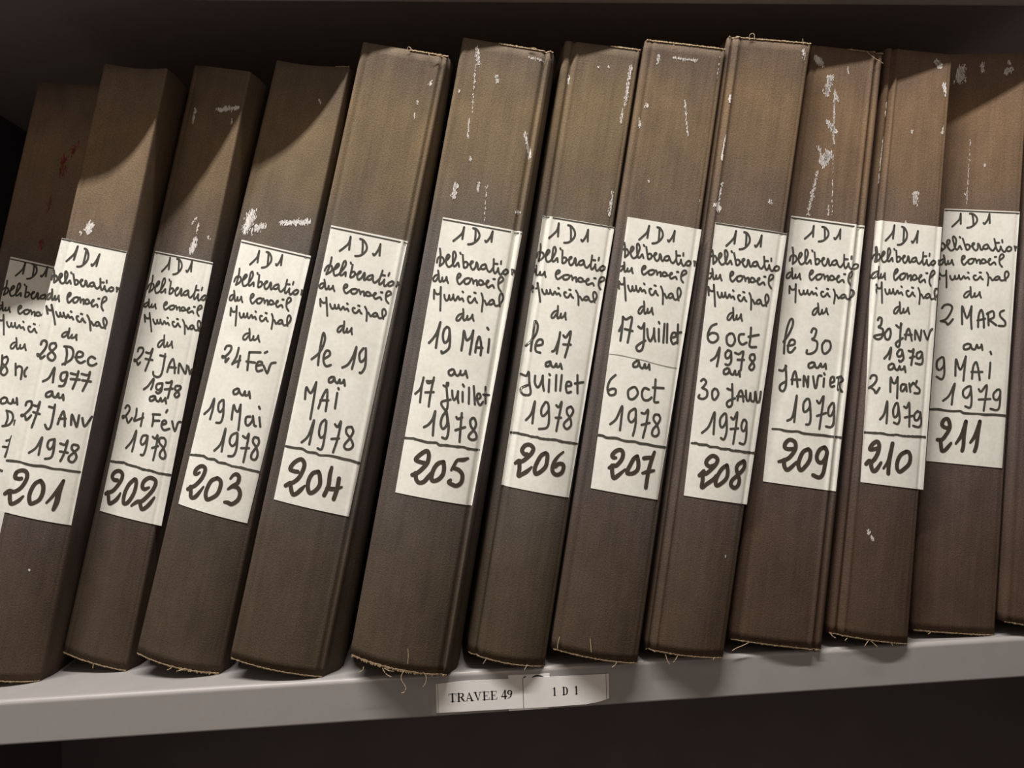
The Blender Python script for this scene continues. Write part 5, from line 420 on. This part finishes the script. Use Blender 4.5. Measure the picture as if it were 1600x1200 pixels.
class Spine:
    def __init__(s, k):
        d = BOOKS[k]
        s.k = k
        s.d = d
        s.xL, s.zL, s.xR, s.zR = d['e']
        s.yLb, s.yRb, s.yLt, s.yRt, s.g, s.bul = d['y']
        a, b = s.pt(0, .5), s.pt(1, .5)
        s.W = math.dist(a, b)
        s.H = math.dist(s.pt(.5, 0), s.pt(.5, 1))
    def y(s, u, t):
        u = min(1.0, max(0.0, u))
        t = min(1.0, max(0.0, t))
        yb = s.yLb + (s.yRb - s.yLb) * u - s.bul * 4 * u * (1 - u) * (1 - t) ** 1.3
        yt = s.yLt + (s.yRt - s.yLt) * u ** s.g
        w = t * t
        return yb * (1 - w) + yt * w
    def pt(s, u, t, off=0.0):
        x = poly3(s.xL, t) * (1 - u) + poly3(s.xR, t) * u
        z = poly3(s.zL, t) * (1 - u) + poly3(s.zR, t) * u
        return (x, s.y(u, t) - off, z)
    def relief(s, u):
        g = GROOVE[s.k]
        dl, dr = GDEP.get(s.k, (.4, .4))
        return 0.001 * (dl * math.exp(-((u - g[0]) / .022) ** 2) + (dr * math.exp(-((u - g[1]) / .02) ** 2) if g[1] else 0)
                        - (RIDGE[s.k][1] * math.exp(-((u - RIDGE[s.k][0]) / .022) ** 2) if s.k in RIDGE else 0))

def build_cover(sp, root, org):
    W = sp.W
    th = 0.003
    ins = 0.0006
    r = 0.0026
    us = [(0.0, DEPTH)] + [(0.0, y) for y in (.20, .14, .09, .05, .02, .012, .008, .005, r)]
    us += [(r * (1 - math.cos(a)), r * (1 - math.sin(a))) for a in (.4, .8, 1.2)]
    front = [r + (W - 2 * r) * i / 60 for i in range(61)]
    path = us + [(x, 0.0) for x in front] + [(W - x, y) for x, y in reversed(us)]
    shb, sht = SHOULDER.get(sp.k, (0, 0))
    NT = 64
    V, UV = [], []
    no = len(path)
    arc = [0.0]
    for a, b in zip(path, path[1:]):
        arc.append(arc[-1] + math.dist(a, b))
    mid = arc[no // 2]
    # the cloth edge wavers a little
    def tt(i, x):
        t = i / NT
        return t
    for i in range(NT + 1):
        for layer in (0, 1):
            for j, (x, y) in enumerate(path):
                xx = x
                yy = y
                sh = (shb + (sht - shb) * i / NT) * 1e-3
                side = j > no // 2
                if side and y > r:
                    xx = x + sh * min(1.0, (y - r) / 0.012)
                if layer:
                    xx = max(x, th) if not side else xx - th if y > r else min(x, W - th)
                    yy = y if y > DEPTH - 1e-6 else max(y, th)
                u = (ins + xx / W * (W - 2 * ins)) / W
                
                t = tt(i, x)
                p = sp.pt(u, t)
                rel = sp.relief(u) if (not layer and y == 0.0) else 0.0
                # the back edge of the boards hangs in one plane
                V.append((p[0], p[1] + yy + rel, max(p[2], 0.0003)))
                UV.append((arc[j] - mid + 0.5, t * sp.H))
    F = []
    row = 2 * no
    for i in range(NT):
        for j in range(no - 1):
            a = i * row + j
            F.append((a, a + 1, a + row + 1, a + row))
            a = i * row + no + j
            F.append((a + 1, a, a + row, a + row + 1))
        for j in (0, no - 1):
            a, b = i * row + j, i * row + no + j
            F.append((a, a + row, b + row, b) if j == 0 else (a + row, a, b, b + row))
    for i in (0, NT):
        for j in range(no - 1):
            a = i * row + j
            q = (a, a + no, a + no + 1, a + 1)
            F.append(q if i == 0 else q[::-1])
    FM = [0] * len(F)
    # paint flecks and stains that sit on the cloth
    def flecks(lst, mi, dens):
        for (s1, t1, s2, t2, w) in lst:
            a = (s1 * 1e-4 * W, t1 * 1e-4 * sp.H)
            b = (s2 * 1e-4 * W, t2 * 1e-4 * sp.H)
            L = math.dist(a, b)
            w *= 1e-3
            n = max(3, int(dens * (.5 if w < .0012 else 1.0) * (L + w) * w / 1e-6))
            for _ in range(n):
                f = random.random()
                cx = a[0] + (b[0] - a[0]) * f + random.gauss(0, w * .26)
                cy = a[1] + (b[1] - a[1]) * f + random.gauss(0, w * .22)
                el = random.uniform(1.2, 4.5)
                rr = random.uniform(.10, .34) * 1e-3 * (1.0 if w < .003 else 1.3)
                if not (0.004 < cx < W - 0.004 and 0 < cy < sp.H):
                    continue
                k = len(V)
                m = 7
                for j in range(m):
                    th_ = j * 2 * math.pi / m
                    q = rr * random.uniform(.6, 1.25)
                    u = (cx + math.cos(th_) * q) / W
                    t = (cy + math.sin(th_) * q * el) / sp.H
                    p = sp.pt(u, t)
                    V.append((p[0], p[1] + sp.relief(u) - 0.00022, p[2]))
                    UV.append((u * W, t * sp.H))
                F.append(tuple(range(k, k + m)))
                FM.append(mi)
    flecks(SCUFFS.get(sp.k, []), 1, 2.6)
    flecks(RED_STAINS.get(sp.k, []), 2, 1.0)
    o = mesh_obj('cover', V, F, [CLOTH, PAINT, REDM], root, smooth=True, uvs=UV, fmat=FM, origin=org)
    o.color = (*TINT[sp.k], 1)
    return o

def build_pages(sp, root, org):
    W, H = sp.W, sp.H
    V, F = [], []
    us = [0.0045, W - 0.0045]
    nt = 12
    ys = (0.0065, DEPTH - 0.006)
    for i in range(nt + 1):
        t = 0.009 + (0.982) * i / nt
        for (x, y) in ((us[0], ys[0]), (us[1], ys[0]), (us[1], ys[1]), (us[0], ys[1])):
            p = sp.pt(x / W, t)
            V.append((p[0], p[1] + y, p[2]))
    for i in range(nt):
        for j in range(4):
            a = i * 4
            F.append((a + j, a + (j + 1) % 4, a + 4 + (j + 1) % 4, a + 4 + j))
    F.append((3, 2, 1, 0))
    F.append(tuple(nt * 4 + j for j in range(4)))
    mesh_obj('page_block', V, F, PAGES, root, origin=org)

def label_pt(sp, q, a, b, off):
    (s0, t0), (s1, t1), (s2, t2), (s3, t3) = q          # TL TR BR BL
    s = (s0 * (1 - a) + s1 * a) * (1 - b) + (s3 * (1 - a) + s2 * a) * b
    t = (t0 * (1 - a) + t1 * a) * (1 - b) + (t3 * (1 - a) + t2 * a) * b
    return sp.pt(s, t, off - sp.relief(s))

def parse(txt, w=None):
    out = []
    for st in txt.split('|'):
        if not st:
            continue
        if ':' in st:
            h, st = st.split(':')
            out.append([(*(int(c) for c in q.split(',')), int(h)) for q in st.split()])
        else:
            out.append([tuple(int(c) for c in q.split(',')) for q in st.split()])
    return out

def build_label(sp, root, org):
    d = sp.d
    q = d['lab']
    nx, ny = 56, 46
    V, F = [], []
    for j in range(ny + 1):
        for i in range(nx + 1):
            V.append(label_pt(sp, q, i / nx, j / ny, 0.0004))
    for j in range(ny):
        for i in range(nx):
            a = j * (nx + 1) + i
            F.append((a, a + nx + 1, a + nx + 2, a + 1))
    # paper thickness
    ring = [i for i in range(nx + 1)] + [j * (nx + 1) + nx for j in range(1, ny + 1)]
    ring += [ny * (nx + 1) + i for i in range(nx - 1, -1, -1)] + [j * (nx + 1) for j in range(ny - 1, 0, -1)]
    n = len(ring)
    k = len(V)
    for dy in (0.0, 0.00035):
        for i in ring:
            V.append((V[i][0], V[i][1] + dy, V[i][2]))
    for i in range(n):
        F.append((k + i, k + (i + 1) % n, k + n + (i + 1) % n, k + n + i))
    lab = mesh_obj('spine_label', V, F, PAPER, root, smooth=True, origin=org)
    for p in lab.data.polygons[-n:]:
        p.use_smooth = False
    def ink(name, txt, mat, jitter=0.0, n=5, off=0.0005, taper=False):
        V2, F2 = [], []
        for st in parse(txt):
            pts = [(p[0] * 1e-4 * sp.W, p[1] * 1e-4 * sp.H, p[2] * 1e-5) for p in st]
            if jitter:
                pts = [(a, b + random.uniform(-jitter, jitter), w * random.uniform(.85, 1.15)) for a, b, w in pts]
            ribbon(pts, V2, F2, True, n)
        if not V2:
            return
        V3 = [sp.pt(a / sp.W, b / sp.H, off + 0.00006 - sp.relief(a / sp.W)) for a, b in V2]
        mesh_obj(name, V3, F2, mat, lab, origin=org)
    ink('handwriting', d['h'], INK)
    ink('volume_number', d['n'], INK_N, n=7, off=0.00052)
    ink('ruled_line', d['r'], INK, 0.00006)
    ink('printed_border', d['tb'], INK)
    if 'cr' in d:
        V2, F2 = [], []
        ribbon([(p[0] * 1e-4 * sp.W, p[1] * 1e-4 * sp.H, 0.0005 + 0.0002 * (i % 2)) for i, p in enumerate(d['cr'])], V2, F2)
        mesh_obj('torn_crease', [sp.pt(a / sp.W, b / sp.H, .0005 - sp.relief(a / sp.W)) for a, b in V2], F2, flat_material('grey_crease', (.25, .24, .21)), lab, origin=org)

def build_fray(sp, root, org):
    for top in (0, 1):
        if top and sp.k not in (203, 204, 205, 206, 207, 208, 209):
            continue
        V, F = [], []
        n = 90
        base = 1.0 if top else 0.0
        sg = 1 if top else -1
        lo, hi = (0.03, 0.97)
        if top:
            lo, hi = {203: (.8, .98), 204: (.55, .99), 205: (.4, .99), 206: (.6, .98), 207: (.02, .98), 208: (.02, .98), 209: (.5, .98)}[sp.k]
        for i in range(n + 1):
            u = lo + (hi - lo) * i / n
            big = 1.0 if (sp.k == 205 and not top) or (sp.k == 203 and not top and u > .55) else 0.45
            e = (random.random() ** 2) * 0.0013 * big + 0.0001
            h = random.uniform(.0003, .0010) * (big ** .5)
            for (tz, off) in ((base + sg * e / sp.H, 0.0002), (base - sg * h / sp.H, 0.0005), (base - sg * h / sp.H, -0.001), (base + sg * e / sp.H, -0.0015)):
                V.append(sp.pt(u, tz, off - sp.relief(u)))
        for i in range(n):
            for j in range(4):
                a = i * 4
                F.append((a + j, a + (j + 1) % 4, a + 4 + (j + 1) % 4, a + 4 + j))
        F += [(0, 1, 2, 3), (n * 4 + 3, n * 4 + 2, n * 4 + 1, n * 4)]
        mesh_obj('frayed_edge', V, F, FRAY, root, origin=org)

def register(k):
    sp = Spine(k)
    base = sp.pt(.5, 0)
    org = (base[0], base[1] + 0.05, 0.0)
    root = bpy.data.objects.new('bound_register', None)
    COL.objects.link(root)
    root.empty_display_size = 0.02
    root.location = org
    tag(root, LABELS[k], 'book', 'bound council registers leaning on the shelf')
    build_cover(sp, root, org)
    build_pages(sp, root, org)
    if 'lab' in sp.d:
        build_label(sp, root, org)
    build_fray(sp, root, org)
    for b, pts in THREADS:
        if b == k:
            V, F = [], []
            tube(pts, 0.00026, V, F)
            mesh_obj('loose_thread', V, F, FRAY, root, smooth=True, origin=org)
    return root

for k in sorted(BOOKS):
    register(k)

# ------------------------------------------------------------------ label on the shelf lip
def slab(poly, y0, y1):
    """polygon in (x mm, z mm) made into a thin card between two depths"""
    n = len(poly)
    V = [(x * 1e-3, y0, z * 1e-3) for x, z in poly] + [(x * 1e-3, y1, z * 1e-3) for x, z in poly]
    F = [tuple(range(n)), tuple(reversed(range(n, 2 * n)))]
    for i in range(n):
        F.append((i, i + n, (i + 1) % n + n, (i + 1) % n))
    return V, F

SERIF = {   # strokes (x, y, width) on a cap height of 1
    'T': (.72, [[(.36, .02, .17), (.36, .97, .17)], [(.04, .965, .055), (.68, .965, .055)], [(.055, .97, .05), (.035, .70, .03)], [(.665, .97, .05), (.685, .70, .03)], [(.20, .02, .045), (.52, .02, .045)]]),
    'R': (.78, [[(.20, .02, .17), (.20, .97, .17)], [(.04, .975, .045), (.42, .975, .05)], [(.04, .02, .045), (.36, .02, .045)], [(.40, .975, .05), (.55, .93, .11), (.59, .75, .16), (.52, .56, .11), (.36, .51, .05)], [(.20, .51, .05), (.38, .51, .05)], [(.40, .50, .12), (.52, .28, .17), (.66, .04, .13)], [(.62, .02, .045), (.78, .02, .045)]]),
    'A': (.76, [[(.36, .97, .06), (.12, .04, .06)], [(.36, .96, .10), (.60, .03, .18)], [(.20, .30, .055), (.52, .30, .055)], [(.01, .02, .045), (.25, .02, .045)], [(.45, .02, .045), (.76, .02, .045)]]),
    'V': (.76, [[(.14, .97, .17), (.38, .04, .10)], [(.60, .97, .06), (.39, .04, .06)], [(.0, .98, .045), (.32, .98, .045)], [(.48, .98, .045), (.74, .98, .045)]]),
    'E': (.70, [[(.20, .02, .17), (.20, .97, .17)], [(.04, .975, .05), (.60, .975, .05)], [(.04, .025, .05), (.63, .025, .05)], [(.59, .98, .05), (.605, .74, .03)], [(.62, .02, .05), (.645, .28, .03)], [(.22, .51, .05), (.44, .51, .05)], [(.45, .64, .035), (.45, .37, .035)]]),
    '4': (.54, [[(.37, .02, .16), (.37, .98, .15)], [(.34, .97, .06), (.05, .30, .06)], [(.03, .27, .10), (.52, .27, .10)]]),
    '9': (.54, [[(.27, .95, .06), (.12, .84, .13), (.09, .66, .14), (.17, .50, .08), (.27, .46, .06), (.38, .55, .10)], [(.27, .95, .06), (.40, .86, .13), (.43, .62, .15), (.36, .30, .12), (.22, .10, .07), (.06, .02, .05)]]),
    '1': (.50, [[(.28, .02, .16), (.28, .97, .16)], [(.28, .95, .06), (.10, .86, .06)], [(.12, .02, .045), (.44, .02, .045)]]),
    'D': (.78, [[(.20, .02, .17), (.20, .97, .17)], [(.04, .975, .045), (.36, .975, .05)], [(.04, .02, .045), (.36, .02, .05)], [(.34, .975, .05), (.52, .92, .10), (.62, .72, .16), (.64, .50, .18), (.62, .28, .16), (.52, .08, .10), (.34, .025, .05)]]),
    ' ': (.30, []),
}
def print_text(txt, p0, p1, ptop, V, F, y, track=0.0):
    tot = sum(SERIF[c][0] for c in txt) + track * (len(txt) - 1)
    bx, bz = (p1[0] - p0[0]) / tot, (p1[1] - p0[1]) / tot
    hx, hz = ptop[0] - p0[0], ptop[1] - p0[1]
    cap = math.hypot(hx, hz)
    x = 0.0
    for c in txt:
        adv, strokes = SERIF[c]
        for st in strokes:
            V2 = []
            pts = [(p0[0] + (x + px) * bx + py * hx * 0.15, p0[1] + (x + px) * bz + py * cap, max(w * cap * 1.22, .3)) for px, py, w in st]
            ribbon(pts, V2, F_ := [], len(st) > 2, 5)
            k = len(V)
            V += [(a * 1e-3, y, b * 1e-3) for a, b in V2]
            F += [tuple(i + k for i in f) for f in F_]
        x += adv + track

card = bpy.data.objects.new('shelf_label', None)
COL.objects.link(card)
card.location = (0.052, -0.0006, -0.016)
corg = (0.052, -0.0006, -0.016)
tag(card, 'white printed card reading TRAVEE 49 and 1 D 1 on the grey shelf lip', 'label')
CARD_POLY = [(-6.72, -6.72), (12.3, -5.9), (52.2, -6.5), (79.8, -6.9), (110.99, -7.21), (110.78, -24.04), (104, -25.9), (95.04, -27.0), (70.34, -27.2), (26.71, -26.61), (-6.76, -26.28)]
v, f = slab(CARD_POLY, -0.0009, -0.00062)
body = mesh_obj('card', v, f, CARD, card, origin=corg)
yp = -0.00096
for runs in ((('TRAVEE', (1.46, -19.5), (34.6, -19.6), (1.3, -13.9), 0.0), ('49', (37.0, -19.6), (44.8, -19.6), (36.95, -13.9), 0.0)),
             (('1D1', (71.9, -19.6), (89.6, -19.7), (71.9, -14.3), 0.75),)):
    V, F = [], []
    for txt, a, b, c, tr in runs:
        print_text(txt, a, b, c, V, F, yp, tr)
    mesh_obj('printed_text', V, F, PRINT, card, origin=corg)
for a, b, w in (((51.92, -6.63), (51.96, -26.9), .35), ((-5.5, -6.8), (-5.7, -26.0), .3), ((109.2, -7.3), (109.1, -24.2), .3)):
    V2, F2 = [], []
    ribbon([(*a, w), (*b, w)], V2, F2, False)
    mesh_obj('printed_line', [(p[0] * 1e-3, yp, p[1] * 1e-3) for p in V2], F2, PRINT, card, origin=corg)

old = bpy.data.objects.new('shelf_label', None)
COL.objects.link(old)
oorg = (0.056, -0.0003, -0.016)
old.location = oorg
tag(old, 'older white label mostly covered by the printed card, its edges showing above and below', 'label')
v, f = slab([(42.24, -3.94), (70.48, -4.84), (68.99, -28.2), (41.88, -28.05)], -0.0006, -0.0001)
mesh_obj('card', v, f, CARD, old, origin=oorg)
for pts in ([(52.7, -6.4, .9), (53.2, -5.9, .9), (54.2, -5.75, .7)], [(58.4, -6.6, .6), (60.5, -5.75, 1.1), (63.2, -5.7, 1.2), (66.0, -6.6, .7)]):
    V2, F2 = [], []
    ribbon(pts, V2, F2)
    mesh_obj('printed_mark', [(p[0] * 1e-3, -0.00061, p[1] * 1e-3) for p in V2], F2, PRINT, old, origin=oorg)
